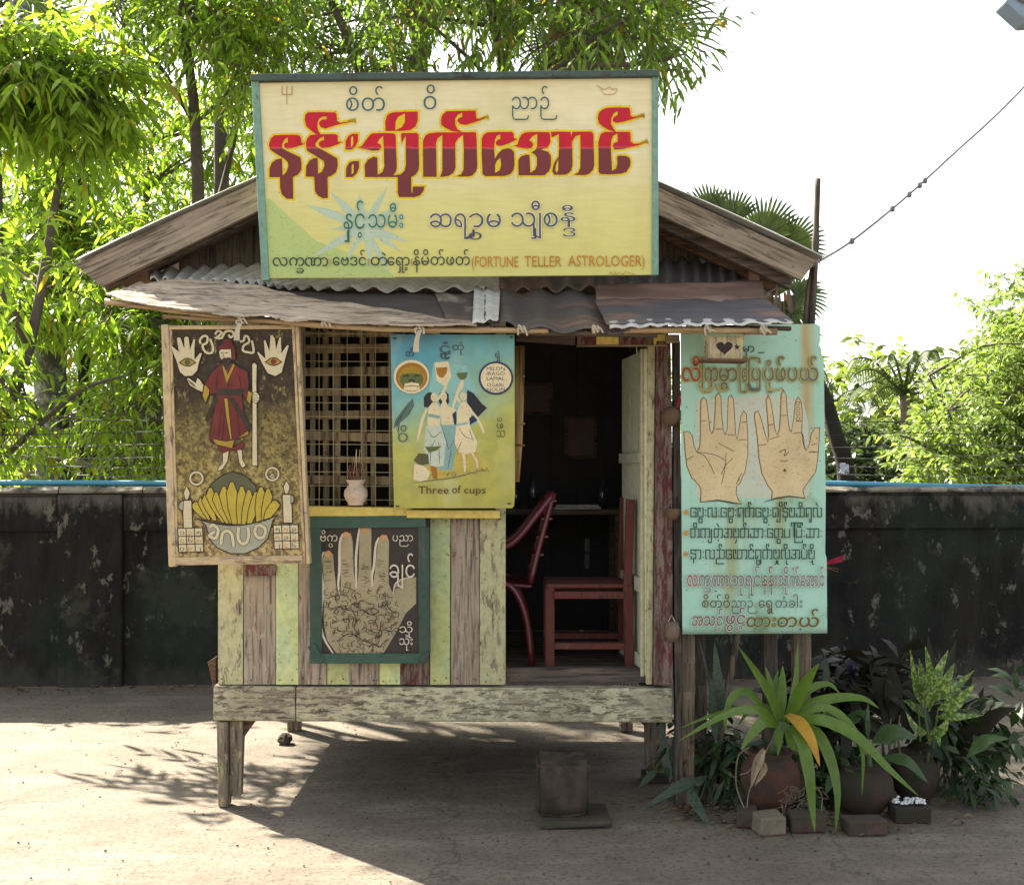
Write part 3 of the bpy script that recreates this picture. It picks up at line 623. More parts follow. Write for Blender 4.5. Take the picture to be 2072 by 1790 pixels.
# ---- the big signboard
m = NT('sign_paint', .45); co = m.coord(); sx = m.n('ShaderNodeSeparateXYZ'); m.link(co, sx.inputs[0])
c = m.ramp(sx.outputs['Z'], [(0.0, RGB(198, 200, 118)), (.10, RGB(206, 202, 120)), (.38, RGB(214, 208, 144)), (.46, RGB(220, 212, 166)), (.58, RGB(224, 217, 186)), (.92, RGB(226, 214, 172))])
sm = m.n('ShaderNodeMath', operation='MULTIPLY'); sm.inputs[1].default_value = 1
c = m.mix(m.ramp(m.noise(co, 2.2, 4, .6), [(.4, .35), (.62, 0)]), c, RGB(196, 194, 128))
c = m.mix(m.ramp(m.noise(m.coord((1, 1, .15)), 9, 5, .6), [(.5, 0), (.75, .22)]), c, RGB(170, 160, 96))
c = m.mix(m.ramp(m.noise(co, 70, 5, .7), [(.22, .6), (.3, 0)]), c, RGB(120, 104, 62))
c = m.mix(m.ramp(m.noise(m.coord((.12, 1, 1)), 60, 4, .6), [(.42, .16), (.6, 0)]), c, RGB(176, 160, 100)); m.b.inputs['Specular IOR Level'].default_value = .35; SIGNM = m.col(c)
SFR = wood('sign_frame_wood', (.20, .20, .17, 1), (.12, .11, .09, 1), 'z', RGB(128, 166, 150), .36)
SFD = wood('sign_top_wood', (.10, .11, .105, 1), (.06, .06, .055, 1), 'x', RGB(78, 96, 92), .45)
m = NT('title_paint', .4); co = m.coord(); sx = m.n('ShaderNodeSeparateXYZ'); m.link(co, sx.inputs[0])
ad = m.n('ShaderNodeMath', operation='MULTIPLY_ADD'); ad.inputs[1].default_value = .014; m.link(m.noise(co, 16, 2), ad.inputs[0]); m.link(sx.outputs['Z'], ad.inputs[2])
c = m.ramp(ad.outputs[0], [(0, RGB(108, 44, 44)), (.567, RGB(112, 46, 48)), (.572, RGB(206, 84, 96)), (.577, RGB(190, 8, 38)), (1, RGB(186, 6, 44))])
c = m.mix(m.ramp(m.noise(m.coord((1, 1, .3)), 30, 4, .6), [(.35, .3), (.6, 0)]), c, (.12, .015, .02, 1)); TITLE = m.col(c)
TYEL = paint('title_outline', RGB(222, 196, 40), .15, .5, 30, bump=0); TPALE = paint('title_halo', RGB(226, 218, 176), .08, .5, 30, bump=0)
TEAL = paint('teal_ink', RGB(72, 104, 108), .35, .5, 26, bump=0); TEAL2 = paint('green_ink', RGB(54, 118, 96), .3, .5, 26, bump=0); SLATE = paint('slate_ink', RGB(82, 92, 110), .4, .5, 26, bump=0)
DTEAL = paint('dark_teal_ink', RGB(46, 72, 62), .25, .5, 26, bump=0); ORNG = paint('orange_ink', RGB(206, 140, 38), .35, .5, 26, bump=0); RAY = paint('ray_blue', RGB(180, 200, 178), .12, .5, 10, bump=0)
RAYL = paint('ray_green', RGB(178, 196, 124), .1, .5, 10, bump=0); GOLD = paint('gold_line', RGB(184, 142, 62), .2, .5, 26, bump=0)
S = Board(150, 5.0, 566, 5.13); corners = [(520, 168), (1326, 156), (1326, 556), (541, 563)]
sign = thing('signboard', 'large cream and yellow hand painted signboard with red Burmese lettering above the awning', 'sign', S.ptd(536, 566))
S.panel(corners, .02, SIGNM, 'panel', sign)
S.strip((517, 165), (538, 568), 15, SFR, 'frame_bar', sign); S.strip((1325.5, 152), (1325.5, 557), 13, SFR, 'frame_bar', sign)
S.strip((510, 161), (1332, 152), 13, SFD, 'frame_bar', sign, .03, .05)
b = MB(); b.add([S.ptd(x, y, -d) for d in (.034, .06) for x, y in ((560, 200), (600, 200), (600, 560), (560, 560))], [(0, 3, 2, 1), (4, 5, 6, 7), (0, 1, 5, 4), (1, 2, 6, 5), (2, 3, 7, 6), (3, 0, 4, 7)]); b.build('support_post', WDARK, sign)
b = MB(); b.add([S.ptd(x, y, -d) for d in (.034, .06) for x, y in ((1260, 200), (1300, 200), (1300, 550), (1260, 550))], [(0, 3, 2, 1), (4, 5, 6, 7), (0, 1, 5, 4), (1, 2, 6, 5), (2, 3, 7, 6), (3, 0, 4, 7)]); b.build('support_post', WDARK, sign)
S.poly([(535, 404), (545, 402), (640, 488), (700, 510), (770, 535), (800, 562), (542, 562.5)], RAYL)
def ray(cx, cy, ang, l, wd):
    a = R(ang); d = Vector((math.cos(a), math.sin(a))); n_ = Vector((-d.y, d.x)); c = Vector((cx, cy)); p = [c + n_ * wd * .35, c + d * l * .55 + n_ * wd * .5, c + d * l, c + d * l * .55 - n_ * wd * .5, c - n_ * wd * .35]
    S.poly([(q.x, q.y) for q in p], RAY)
for a, l, wd in ((150, 125, 16), (118, 80, 12), (80, 90, 12), (62, 110, 12), (20, 95, 14), (-30, 80, 14), (-60, 90, 14), (-100, 70, 12), (-135, 100, 16), (-160, 130, 18), (175, 70, 10), (35, 90, 12)): ray(738, 458, a, l, wd)
S.poly([(738 + 36 * math.cos(a), 458 + 30 * math.sin(a)) for a in np.linspace(0, 6.1, 18)], RAY)
S.done('star_emblem', sign)
TL = []
A = (640, 250, 7.159); B_ = (830, 250, 7.159); C_ = (1020, 250, 7.159); D_ = (1160, 250, 7.159); E_ = (1360, 250, 7.158)
TL += [(A, [(210, 582), (400, 570), (600, 572), (660, 590), (680, 640), (690, 715), (745, 735), (690, 752), (560, 795), (450, 820), (395, 795), (380, 745), (410, 710), (450, 705), (445, 615), (395, 655), (352, 735), (355, 805), (460, 865), (600, 930), (670, 965), (692, 1080), (685, 1180), (630, 1265), (540, 1310), (545, 1690), (440, 1690), (350, 1620), (315, 1500), (312, 1312), (130, 1312), (130, 1170), (165, 1065), (250, 1000), (350, 985), (360, 1282), (420, 1225), (460, 1130), (450, 1050), (390, 990), (250, 905), (140, 830), (120, 740), (150, 640)], None),
 (A, [(840, 575), (1000, 562), (1280, 560), (1318, 580), (1325, 690), (1410, 695), (1320, 740), (1180, 790), (1050, 810), (995, 760), (990, 715), (1030, 675), (1080, 665), (1080, 595), (1000, 640), (935, 720), (935, 770), (1120, 870), (1315, 985), (1325, 1120), (1290, 1230), (1210, 1290), (1145, 1310), (1150, 1675), (1060, 1680), (980, 1635), (925, 1560), (912, 1305), (765, 1300), (770, 1120), (830, 1020), (900, 980), (972, 970), (978, 1252), (1050, 1210), (1090, 1110), (1080, 1030), (950, 950), (780, 845), (765, 720), (785, 640)], None),
 (A, [(800, 180), (1000, 175), (1280, 180), (1305, 220), (1310, 330), (1370, 360), (1640, 325), (1480, 362), (1370, 385), (1240, 420), (1110, 465), (1030, 440), (990, 380), (1010, 330), (1060, 305), (1130, 300), (1130, 258), (1080, 250), (1010, 280), (975, 340), (965, 420), (985, 510), (1040, 575), (930, 555), (850, 490), (770, 420), (745, 300), (755, 220)], None),
 (B_, [(95, 830), (100, 680), (150, 590), (220, 555), (315, 555), (315, 680), (270, 780), (200, 830)], [(195, 790), (195, 640), (212, 600), (232, 600), (232, 740)]), (B_, [(105, 1310), (110, 1150), (160, 1060), (230, 1030), (335, 1030), (335, 1150), (290, 1250), (220, 1310)], [(206, 1265), (206, 1120), (222, 1080), (240, 1085), (240, 1230)]),
 (B_, [(560, 548), (800, 540), (940, 545), (975, 575), (985, 860), (995, 1130), (980, 1215), (930, 1280), (1060, 1262), (1130, 1200), (1153, 1100), (1150, 580), (1080, 720), (1065, 560), (1100, 540), (1340, 540), (1375, 570), (1385, 1120), (1370, 1200), (1320, 1270), (1245, 1310), (1250, 1580), (1270, 1580), (1275, 1475), (1475, 1475), (1460, 1550), (1400, 1630), (1300, 1660), (1040, 1660), (1012, 1600), (1010, 1310), (440, 1310), (435, 1090), (500, 1000), (590, 955), (655, 970), (660, 1268), (740, 1225), (775, 1130), (768, 870), (755, 590), (690, 650), (655, 712), (715, 745), (725, 790), (680, 845), (570, 850), (430, 820), (300, 790), (375, 770), (440, 690), (500, 600)], None),
 (B_, [(930, 180), (1100, 170), (1360, 165), (1360, 330), (1320, 430), (1230, 490), (1100, 505), (800, 505), (790, 350), (820, 240), (870, 200)], [(1135, 200), (1135, 350), (1080, 440), (970, 490), (975, 340), (1020, 260)]),
 (C_, [(200, 545), (350, 530), (600, 530), (1000, 525), (1020, 545), (1030, 700), (1040, 1130), (1020, 1210), (950, 1285), (880, 1300), (660, 1300), (760, 1260), (800, 1180), (805, 850), (790, 575), (700, 640), (655, 720), (660, 1150), (620, 1240), (540, 1290), (390, 1310), (430, 1200), (430, 575), (350, 630), (320, 720), (330, 1305), (95, 1305), (90, 680), (130, 590)], None),
 (C_, [(500, 160), (700, 155), (1010, 148), (1025, 280), (1065, 300), (1240, 262), (1060, 330), (960, 365), (830, 400), (740, 385), (690, 330), (710, 285), (775, 260), (775, 185), (700, 225), (655, 290), (655, 390), (690, 470), (780, 530), (600, 510), (480, 450), (410, 400), (405, 310), (430, 220)], None),
 (D_, [(210, 530), (400, 522), (640, 520), (670, 550), (680, 630), (740, 650), (660, 690), (560, 735), (450, 768), (375, 755), (360, 710), (390, 660), (440, 645), (440, 560), (380, 590), (345, 660), (330, 810), (345, 990), (400, 900), (470, 830), (560, 805), (630, 820), (680, 870), (690, 1100), (670, 1190), (610, 1260), (520, 1290), (180, 1295), (130, 1260), (115, 900), (115, 640), (150, 570)], [(440, 975), (455, 1100), (430, 1190), (350, 1235), (350, 1100), (380, 1030)]),
 (D_, [(870, 530), (1000, 522), (1290, 525), (1310, 560), (1320, 700), (1270, 790), (1150, 830), (1280, 870), (1325, 950), (1325, 1120), (1290, 1210), (1210, 1280), (760, 1280), (755, 1010), (800, 950), (880, 920), (950, 920), (965, 1235), (1050, 1180), (1080, 1100), (1080, 970), (1040, 910), (980, 880), (1060, 830), (1085, 760), (1085, 555), (1000, 600), (945, 670), (1000, 700), (1015, 750), (990, 800), (920, 818), (820, 805), (680, 768), (740, 740), (770, 640), (810, 570)], None),
 (E_, [(-110, 522), (0, 515), (235, 520), (250, 600), (265, 830), (270, 1100), (245, 1200), (170, 1260), (100, 1272), (-50, 1270), (-85, 1200), (-60, 1090), (-20, 1010), (25, 960), (35, 820), (30, 560), (-30, 590), (-95, 620)], [(20, 1000), (20, 1180), (-5, 1235), (-30, 1190), (-20, 1100)]),
 (E_, [(270, 520), (600, 515), (635, 560), (640, 830), (650, 1100), (630, 1180), (560, 1255), (480, 1278), (290, 1270), (370, 1230), (405, 1150), (410, 900), (405, 570), (320, 600), (265, 690), (252, 650), (255, 560)], None),
 (E_, [(830, 520), (1000, 520), (1270, 520), (1280, 560), (1285, 690), (1340, 730), (1480, 720), (1590, 690), (1440, 750), (1300, 785), (1150, 820), (1000, 830), (975, 780), (985, 720), (1060, 690), (1055, 550), (980, 590), (950, 660), (940, 800), (945, 950), (960, 1200), (1030, 1160), (1055, 1080), (1050, 950), (1090, 935), (1200, 940), (1265, 970), (1285, 1040), (1270, 1130), (1210, 1220), (1120, 1250), (900, 1265), (760, 1255), (725, 1220), (725, 900), (720, 700), (760, 560)], None),
 (E_, [(880, 100), (1050, 95), (1250, 98), (1275, 130), (1280, 230), (1320, 260), (1530, 240), (1400, 272), (1280, 310), (1160, 345), (1040, 365), (985, 345), (970, 310), (990, 260), (1060, 225), (1055, 160), (990, 200), (950, 280), (945, 390), (990, 470), (1040, 530), (900, 490), (800, 430), (730, 370), (710, 280), (730, 190), (790, 130)], None)]
for wd, mt in ((112, TPALE), (74, TYEL)):
    for T, pl, h in TL: S.crop(*T); S.stroke(pl, wd, mt, True)
for T, pl, h in TL:
    S.crop(*T); S.poly(pl, TITLE)
    if h: S.poly(h, TYEL)
S.done('title_lettering', sign)
S.crop(640, 180, 2.1583)
S.text('စိတ်', 442, 648, 198, 72, TEAL, TPALE, 4); S.text('ဝိ', 850, 919, 190, 72, TEAL, TPALE, 4); S.text('ညာဉ်', 1316, 1556, 190, 68, TEAL, TPALE, 4)
S.stroke([(131, 68), (131, 165)], 4, GOLD)
S.stroke([(106, 66), (106, 112), (158, 112), (158, 66)], 4, GOLD); S.stroke([(1762, 64), (1800, 84), (1830, 74), (1845, 84), (1870, 82), (1860, 105), (1830, 112), (1800, 108), (1785, 84)], 3, GOLD, sm=24)
S.crop(600, 430, 1.9923)
S.text('နှင့်', 476, 580, 258, 76, TEAL2, RAY, 4); S.text('သမီး', 596, 766, 252, 66, TEAL2, RAY, 4)
S.text('ဆရ', 895, 1085, 250, 68, SLATE, TPALE, 4); S.text('ာမ', 1085, 1242, 250, 68, SLATE, TPALE, 4); S.text('ဝ', 1085, 1148, 310, 36, SLATE); S.stroke([(1108, 262), (1108, 290), (1070, 304)], 12, SLATE)
S.text('သျှီ', 1290, 1436, 248, 70, SLATE, TPALE, 4); S.text('စ', 1448, 1518, 248, 70, TEAL, TPALE, 4); S.text('နီ', 1530, 1604, 222, 44, SLATE, TPALE, 4); S.text('ဒ', 1540, 1604, 296, 44, SLATE, TPALE, 3)
S.text('လက', 132, 286, 438, 42, DTEAL); S.text('ခ', 246, 284, 474, 26, DTEAL); S.text('ဏာ', 288, 402, 438, 42, DTEAL); S.stroke([(411, 402), (411, 438)], 4, ORNG)
S.text('ဗေဒင်'.replace('ဗေ', 'ေဗ'), 424, 586, 436, 42, DTEAL); S.stroke([(597, 402), (597, 438)], 4, ORNG); S.text('တဲ', 608, 690, 436, 42, DTEAL); S.text('ေရှာ့', 690, 798, 436, 42, DTEAL); S.stroke([(808, 402), (808, 438)], 4, ORNG)
S.text('နိမိတ်ဖတ်', 814, 1090, 434, 42, DTEAL); S.done('burmese_lettering', sign)
S.text('(FORTUNE', 1100, 1326, 444, 52, ORNG); S.text('TELLER', 1356, 1536, 442, 52, ORNG); S.text('ASTROLOGER)', 1568, 1940, 440, 52, ORNG)
S.stroke([(1768, 480), (1776, 466), (1784, 482), (1796, 466), (1800, 480), (1820, 470), (1830, 484), (1846, 468), (1890, 478)], 2.5, GOLD, sm=30)
S.done('english_lettering', sign)
# ---- green palm reading board on the right
m = NT('mint_paint', .5); co = m.coord(); c = m.mix(m.ramp(m.noise(co, 3, 6, .6), [(.35, 0), (.7, 1)]), RGB(150, 192, 170), RGB(166, 206, 190))
c = m.mix(m.ramp(m.noise(m.coord((1, 1, .12)), 7, 6, .65), [(.54, 0), (.68, .7)]), c, RGB(150, 150, 92))
c = m.mix(m.ramp(m.noise(co, 4.5, 5, .6, .4), [(.60, 0), (.70, .6)]), c, RGB(98, 124, 74)); c = m.mix(m.ramp(m.noise(co, 60, 5, .7), [(.27, .8), (.34, 0)]), c, RGB(52, 60, 44)); sx = m.n('ShaderNodeSeparateXYZ'); m.link(m.coord(), sx.inputs[0]); ad = m.n('ShaderNodeMath', operation='MULTIPLY_ADD'); ad.inputs[1].default_value = .05; m.link(m.noise(m.coord((1, 1, .3)), 12, 5, .6), ad.inputs[0]); m.link(sx.outputs['X'], ad.inputs[2])
up = m.ramp(sx.outputs['Z'], [(.5, 0), (.85, 1)]); c = m.mix(m.mix(1, m.ramp(ad.outputs[0], [(.555, 0), (.59, .85), (.60, .85), (.64, 0)]), up, 'MULTIPLY'), c, RGB(172, 144, 84)); c = m.mix(m.ramp(sx.outputs['Z'], [(0, .75), (.035, .0)]), c, RGB(84, 82, 52)); MINT = m.col(c)
G = Board(655, 5.30, 1282, 5.33)
gb = thing('palm_reading_board', 'tall mint green board painted with two open palms and rows of Burmese writing', 'sign', G.ptd(1380, 1282))
G.panel([(1378, 660), (1652, 655), (1660, 660), (1660, 690), (1657, 696), (1662, 705), (1663, 722), (1667, 724), (1668, 800), (1671, 1000), (1670, 1120), (1673, 1130), (1674, 1281), (1381, 1283), (1379, 1000)], .012, MINT, 'panel', gb)
PBACK = paint('pale_wash', RGB(190, 196, 176), .12, .6, 6, bump=0); SKIN = paint('palm_ochre', RGB(216, 196, 152), .26, .6, 8, bump=0); SKINE = paint('palm_edge', RGB(188, 152, 92), .25, .6, 10, bump=0); BROWN = paint('brown_ink', RGB(104, 66, 42), .3, .6, 24, bump=0)
GINK = paint('board_ink', RGB(34, 62, 52), .3, .6, 24, bump=0); OLIVE = paint('olive_ink', RGB(96, 84, 40), .3, .6, 24, bump=0); REDI = paint('red_ink', RGB(168, 62, 52), .3, .6, 20, bump=0); RUSTS = paint('rust_stain', RGB(176, 146, 82), .3, .7, 9, bump=0); GREYI = paint('grey_ink', RGB(104, 112, 100), .4, .6, 16, bump=0); OLHALO = paint('olive_halo', RGB(172, 166, 104), .25, .6, 16, bump=0)
G.crop(1600, 760, 3.652)
G.poly([(352, 790), (700, 770), (1000, 740), (1310, 780), (1365, 1000), (1370, 1640), (1300, 1664), (820, 1664), (360, 1650)], PBACK)
h1 = [(400, 1700), (405, 1600), (390, 1550), (320, 1480), (280, 1380), (265, 1270), (258, 1150), (252, 1072), (300, 1070), (330, 1110), (345, 1200), (370, 1255), (395, 1200), (400, 1100), (400, 900), (405, 790), (430, 765), (455, 790), (470, 900), (485, 1050), (502, 1090), (520, 1050), (530, 900), (535, 760), (560, 722), (585, 760), (590, 900), (605, 1050), (622, 1100), (640, 1050), (645, 900), (650, 770), (675, 745), (695, 780), (705, 900), (715, 1080), (730, 1150), (745, 1050), (765, 930), (790, 888), (812, 920), (818, 1000), (825, 1150), (825, 1280), (800, 1420), (760, 1520), (725, 1560), (720, 1620), (740, 1680), (770, 1715), (700, 1712), (560, 1685)]
h2 = [(1035, 1680), (1040, 1600), (1000, 1550), (950, 1450), (920, 1300), (910, 1150), (895, 1030), (880, 940), (890, 895), (915, 890), (940, 950), (975, 1080), (1000, 1165), (1008, 1100), (995, 900), (985, 790), (1005, 745), (1025, 790), (1045, 900), (1065, 1050), (1085, 1105), (1105, 1050), (1115, 900), (1120, 740), (1142, 700), (1165, 740), (1175, 900), (1195, 1050), (1212, 1078), (1235, 950), (1245, 820), (1270, 765), (1300, 800), (1310, 900), (1305, 1080), (1320, 1180), (1345, 1245), (1375, 1180), (1390, 1090), (1420, 1040), (1465, 1035), (1460, 1150), (1450, 1300), (1430, 1430), (1350, 1540), (1315, 1590), (1330, 1665), (1200, 1650), (1100, 1665)]
for h in (h1, h2):
    G.poly(h, SKINE); cx = sum(p[0] for p in h) / len(h)
    G.poly([(p[0] + (9 if p[0] < cx else -4), p[1] + 2) for p in h], SKIN); G.stroke(h, 6, BROWN, True)
for l in ([(370, 1255), (470, 1265), (560, 1290), (620, 1330)], [(375, 1258), (440, 1290), (490, 1370), (525, 1450)], [(560, 1172), (620, 1205), (700, 1245)], [(590, 1455), (620, 1380), (690, 1310)], [(630, 1260), (620, 1400), (590, 1540)], [(410, 980), (455, 975)], [(538, 1050), (600, 1045)], [(645, 1100), (710, 1102)], [(745, 1145), (815, 1142)], [(765, 990), (812, 985)], [(270, 1325), (340, 1290)], [(720, 1540), (770, 1440)], [(1020, 1140), (1110, 1110)], [(1225, 1090), (1310, 1090), (1330, 1230)], [(920, 1195), (990, 1185)], [(1000, 1015), (1060, 1005)], [(1120, 930), (1170, 925)], [(1110, 1330), (1180, 1330)], [(1100, 1260), (1160, 1230), (1150, 1290), (1190, 1250)], [(1390, 1190), (1440, 1180)], [(1365, 1255), (1450, 1255)], [(1250, 980), (1300, 975)]):
    G.stroke(l, 6, BROWN, sm=8)
for y in range(820, 980, 45): G.stroke([(1270 + 18 * math.cos(a), y + 16 * math.sin(a)) for a in np.linspace(0, 5.8, 9)], 4, BROWN, True)
for i in range(60):
    x, y = random.uniform(1080, 1400), random.uniform(1150, 1480); G.stroke([(x, y), (x + random.uniform(-22, 22), y + random.uniform(-22, 22))], 3, SKINE)
G.poly([(1138, 1425), (1152, 1402), (1168, 1425)], INK); G.stroke([(405, 1698), (560, 1683), (700, 1708), (768, 1716)], 14, DTEAL, taper=.7); G.stroke([(970, 1698), (1080, 1664), (1200, 1648), (1330, 1664)], 14, DTEAL, taper=.7)
G.crop(0, 0, 1 / 1.2066)
for i in range(70):
    x, y = random.uniform(1385, 1664), random.uniform(665, 1276); r_ = random.uniform(.4, 1.6) * (1.6 if y > 1240 else 1); G.poly([(x + r_ * math.cos(a) * random.uniform(.6, 1.2), y + r_ * math.sin(a)) for a in np.linspace(0, 5.5, 6)], INK if i % 3 else OLIVE)
G.done('painted_palms', gb); G.crop(1600, 760, 3.652)
G.text('အ', 432, 490, 372, 60, GINK); G.text('မှာ', 780, 880, 365, 56, GINK); G.stroke([(915, 370), (970, 370)], 8, GINK)
G.crop(1650, 860, 5.7556)
for t, x0, x1, yb, xh, mm in (('လိံ', 80, 345, 405, 190, REDI), ('ကြ'[1] + 'က', 360, 590, 405, 190, GREYI), ('မွာ', 600, 860, 405, 180, GREYI), ('ြေဖ'[0] + 'ေ', 890, 1010, 410, 190, GREYI), ('ြပ', 1010, 1190, 400, 180, GREYI), ('ပုံ', 1230, 1370, 405, 190, GREYI), ('ဖိုု'[0] + '်', 1390, 1540, 405, 190, GREYI), ('ပယ်', 1560, 1990, 405, 190, GREYI)):
    G.text(t, x0, x1, yb, xh, mm, OLHALO, 16)
G.stroke([(330, 430), (350, 510), (430, 540), (510, 510), (520, 440)], 40, OLHALO, sm=14); G.stroke([(590, 440), (600, 520), (680, 545), (750, 510)], 36, OLHALO, sm=12); G.stroke([(1010, 440), (1060, 520), (1180, 520)], 44, GREYI, sm=12); G.stroke([(1280, 440), (1300, 520), (1400, 530), (1500, 510)], 34, OLHALO, sm=12)
G.crop(1600, 1200, 4.7091)
for y, t, x1 in ((285, 'ေမွးလ.ေမွးရက်ေမွးချိန်မသိရုလဲ', 1925), (522, 'တိကျတဲ့အမှတ်သားေတွပါြပီးသား', 1925), (765, 'နားလည်ေဆာင်ရွက်မှူလိုအပ်ဖို့', 1840)):
    G.square(t, 405, x1, y, 98, 11.5, GINK)
    for a in range(5): G.stroke([(348 + 34 * math.cos(R(a * 36)), y - 50 + 34 * math.sin(R(a * 36))), (348 - 34 * math.cos(R(a * 36)), y - 50 - 34 * math.sin(R(a * 36)))], 8, ORNG)
WHI = paint('white_halo', RGB(196, 200, 190), .15, .6, 16, bump=0)
G.text('လ', 360, 480, 1080, 130, REDI, WHI, 9); G.text('က', 495, 630, 1080, 130, GREYI, WHI, 8); G.text('ခ', 565, 632, 1160, 66, GREYI, WHI, 6); G.text('ဏာ', 645, 850, 1080, 130, GREYI, WHI, 8); G.text('ဘုရင်', 870, 1200, 1080, 128, GREYI, WHI, 8); G.text('နန်း', 1215, 1395, 1075, 120, OLIVE, WHI, 6); G.text('သိုက်', 1400, 1650, 1075, 120, GREYI, WHI, 8); G.text('ေအာင်', 1660, 1930, 1075, 120, GREYI, WHI, 8)
G.text('စိတ်ဝိ', 530, 850, 1325, 84, OLIVE); G.text('ညာဉ်', 870, 1165, 1325, 84, GREYI); G.text('ေရွှ', 1180, 1350, 1325, 84, OLIVE); G.text('တံခါး', 1370, 1680, 1325, 84, GREYI)
G.text('အသင့်', 410, 760, 1530, 108, BROWN, WHI, 8, skew=.1); G.text('ဖွင့်', 800, 1020, 1512, 104, BROWN, WHI, 8, skew=.1); G.text('ထား', 1035, 1370, 1545, 112, OLIVE, OLHALO, 6, skew=.1); G.text('တယ်', 1385, 1860, 1545, 112, OLIVE, OLHALO, 6, skew=.12)
G.done('burmese_lettering', gb)
# ---- framed hermit painting hanging at the left
HFR = wood('frame_tan', (.56, .44, .31, 1), (.42, .31, .21, 1), 'z', RGB(206, 184, 140), .5); HFRX = wood('frame_tan_x', (.56, .44, .31, 1), (.42, .31, .21, 1), 'x', RGB(206, 184, 140), .5)
m = NT('hermit_ground', .6); co = m.coord(); sx = m.n('ShaderNodeSeparateXYZ'); m.link(co, sx.inputs[0])
mm_ = m.n('ShaderNodeMath', operation='MULTIPLY_ADD'); mm_.inputs[1].default_value = .5; m.link(m.noise(co, 7, 6, .6), mm_.inputs[0]); m.link(sx.outputs['Z'], mm_.inputs[2])
c = m.ramp(mm_.outputs[0], [(.30, RGB(196, 172, 122)), (.62, RGB(168, 150, 92)), (.9, RGB(112, 100, 62)), (1.05, RGB(56, 48, 34)), (1.2, RGB(46, 38, 30))])
c = m.mix(m.ramp(m.noise(co, 38, 6, .75), [(.46, .75), (.56, 0)]), c, RGB(66, 54, 34)); c = m.mix(m.ramp(m.noise(m.coord((1, 1, .5)), 22, 6, .75), [(.56, 0), (.66, .6)]), c, RGB(196, 180, 112)); HGR = m.col(c)
BONE = paint('bone_paint', RGB(204, 192, 158), .15, .6, 14, bump=0); RED = paint('robe_red', RGB(124, 52, 48), .5, .6, 12, bump=0); MUST = paint('mustard', RGB(172, 142, 52), .25, .6, 14, bump=0); BANA = paint('banana', RGB(192, 170, 66), .3, .6, 9, bump=0)
CHAR = paint('charcoal', RGB(66, 58, 50), .35, .7, 14, bump=0); BOWL = paint('bowl_paint', RGB(166, 166, 146), .3, .6, 9, bump=0); PGREEN = paint('green_fleck', RGB(128, 124, 52), .3, .6, 14, bump=0); GRN = paint('grey_green', RGB(96, 96, 70), .3, .6, 10, bump=0)
H = Board(657, 4.99, 1145, 5.14)
hb = thing('hermit_painting', 'wood framed painting of a bearded hermit in red robe above a banana bowl', 'painting', H.ptd(341, 1145))
H.panel([(332, 662), (597, 660), (620, 1136), (345, 1140)], .01, HGR, 'panel', hb)
H.strip((335, 657), (350, 1146), 15, HFR, 'frame_bar', hb); H.strip((594, 655), (617, 1140), 6, HFR, 'frame_bar', hb); H.strip((602, 655), (625, 1140), 7, HFR, 'frame_bar', hb, .02)
H.strip((343, 663), (592, 662), 8, HFRX, 'frame_bar', hb); H.strip((357, 1135), (613, 1131), 16, HFRX, 'frame_bar', hb)
H.strip((345.5, 666), (359, 1128), 6, HFR, 'inner_bar', hb, .007)
H.crop(400, 790, 4.8389)
def outl(pl, mat, w_=9, ink=INK): H.poly(pl, mat); H.stroke(pl, w_, ink, True)
for i in range(150):
    x = random.choice((random.uniform(130, 520), random.uniform(1150, 1480))); y = random.uniform(1000, 1750); a = random.uniform(0, 6.3)
    H.stroke([(x, y), (x + 22 * math.cos(a), y + 22 * math.sin(a)), (x + 30 * math.cos(a + .9), y + 30 * math.sin(a + .9))], random.uniform(5, 9), (PGREEN, GRN, CHAR, MUST)[i % 4])
outl([(80, 275), (100, 260), (180, 330), (155, 180), (170, 160), (205, 165), (245, 280), (240, 170), (265, 150), (300, 160), (315, 300), (350, 185), (380, 182), (370, 300), (370, 420), (430, 345), (460, 350), (420, 470), (400, 560), (340, 620), (250, 625), (190, 570), (150, 440)], BONE)
outl([(1100, 335), (1125, 335), (1200, 410), (1180, 200), (1205, 190), (1250, 320), (1260, 140), (1290, 130), (1320, 180), (1330, 300), (1365, 160), (1390, 155), (1395, 340), (1460, 250), (1485, 260), (1450, 380), (1425, 480), (1400, 580), (1320, 625), (1230, 590), (1160, 470)], BONE)
for cx, cy, ir in ((285, 462, GRN), (1300, 455, RED)):
    outl([(cx - 95, cy), (cx - 40, cy - 42), (cx, cy - 52), (cx + 40, cy - 42), (cx + 95, cy), (cx + 40, cy + 34), (cx, cy + 42), (cx - 40, cy + 34)], MUST, 12); H.poly([(cx + 34 * math.cos(a), cy - 4 + 36 * math.sin(a)) for a in np.linspace(0, 6, 14)], ir)
for pl in ([(440, 240), (430, 200), (470, 150), (520, 160), (510, 230), (460, 260), (500, 340), (570, 345), (585, 280), (550, 180)], [(610, 130), (640, 90), (690, 110), (650, 150), (620, 170), (690, 170), (730, 100), (800, 90), (835, 130), (790, 165), (770, 130)], [(905, 215), (950, 200), (960, 150), (1000, 160), (1010, 220), (950, 260), (940, 320), (1000, 340), (1065, 335), (1045, 200)]):
    H.stroke(pl, 26, BONE, sm=26)
outl([(1045, 480), (1075, 460), (1105, 490), (1100, 720), (1110, 1680), (1045, 1680), (1050, 900), (1045, 600)], BONE)
outl([(1050, 830), (1090, 800), (1135, 850), (1125, 910), (1095, 945), (1050, 920)], BONE, 7)
for y in (840, 870, 900): H.stroke([(1055, y), (1115, y + 12)], 6, INK)
outl([(270, 650), (300, 640), (380, 700), (400, 640), (430, 660), (470, 720), (500, 790), (480, 820), (390, 780), (310, 730)], BONE, 7)
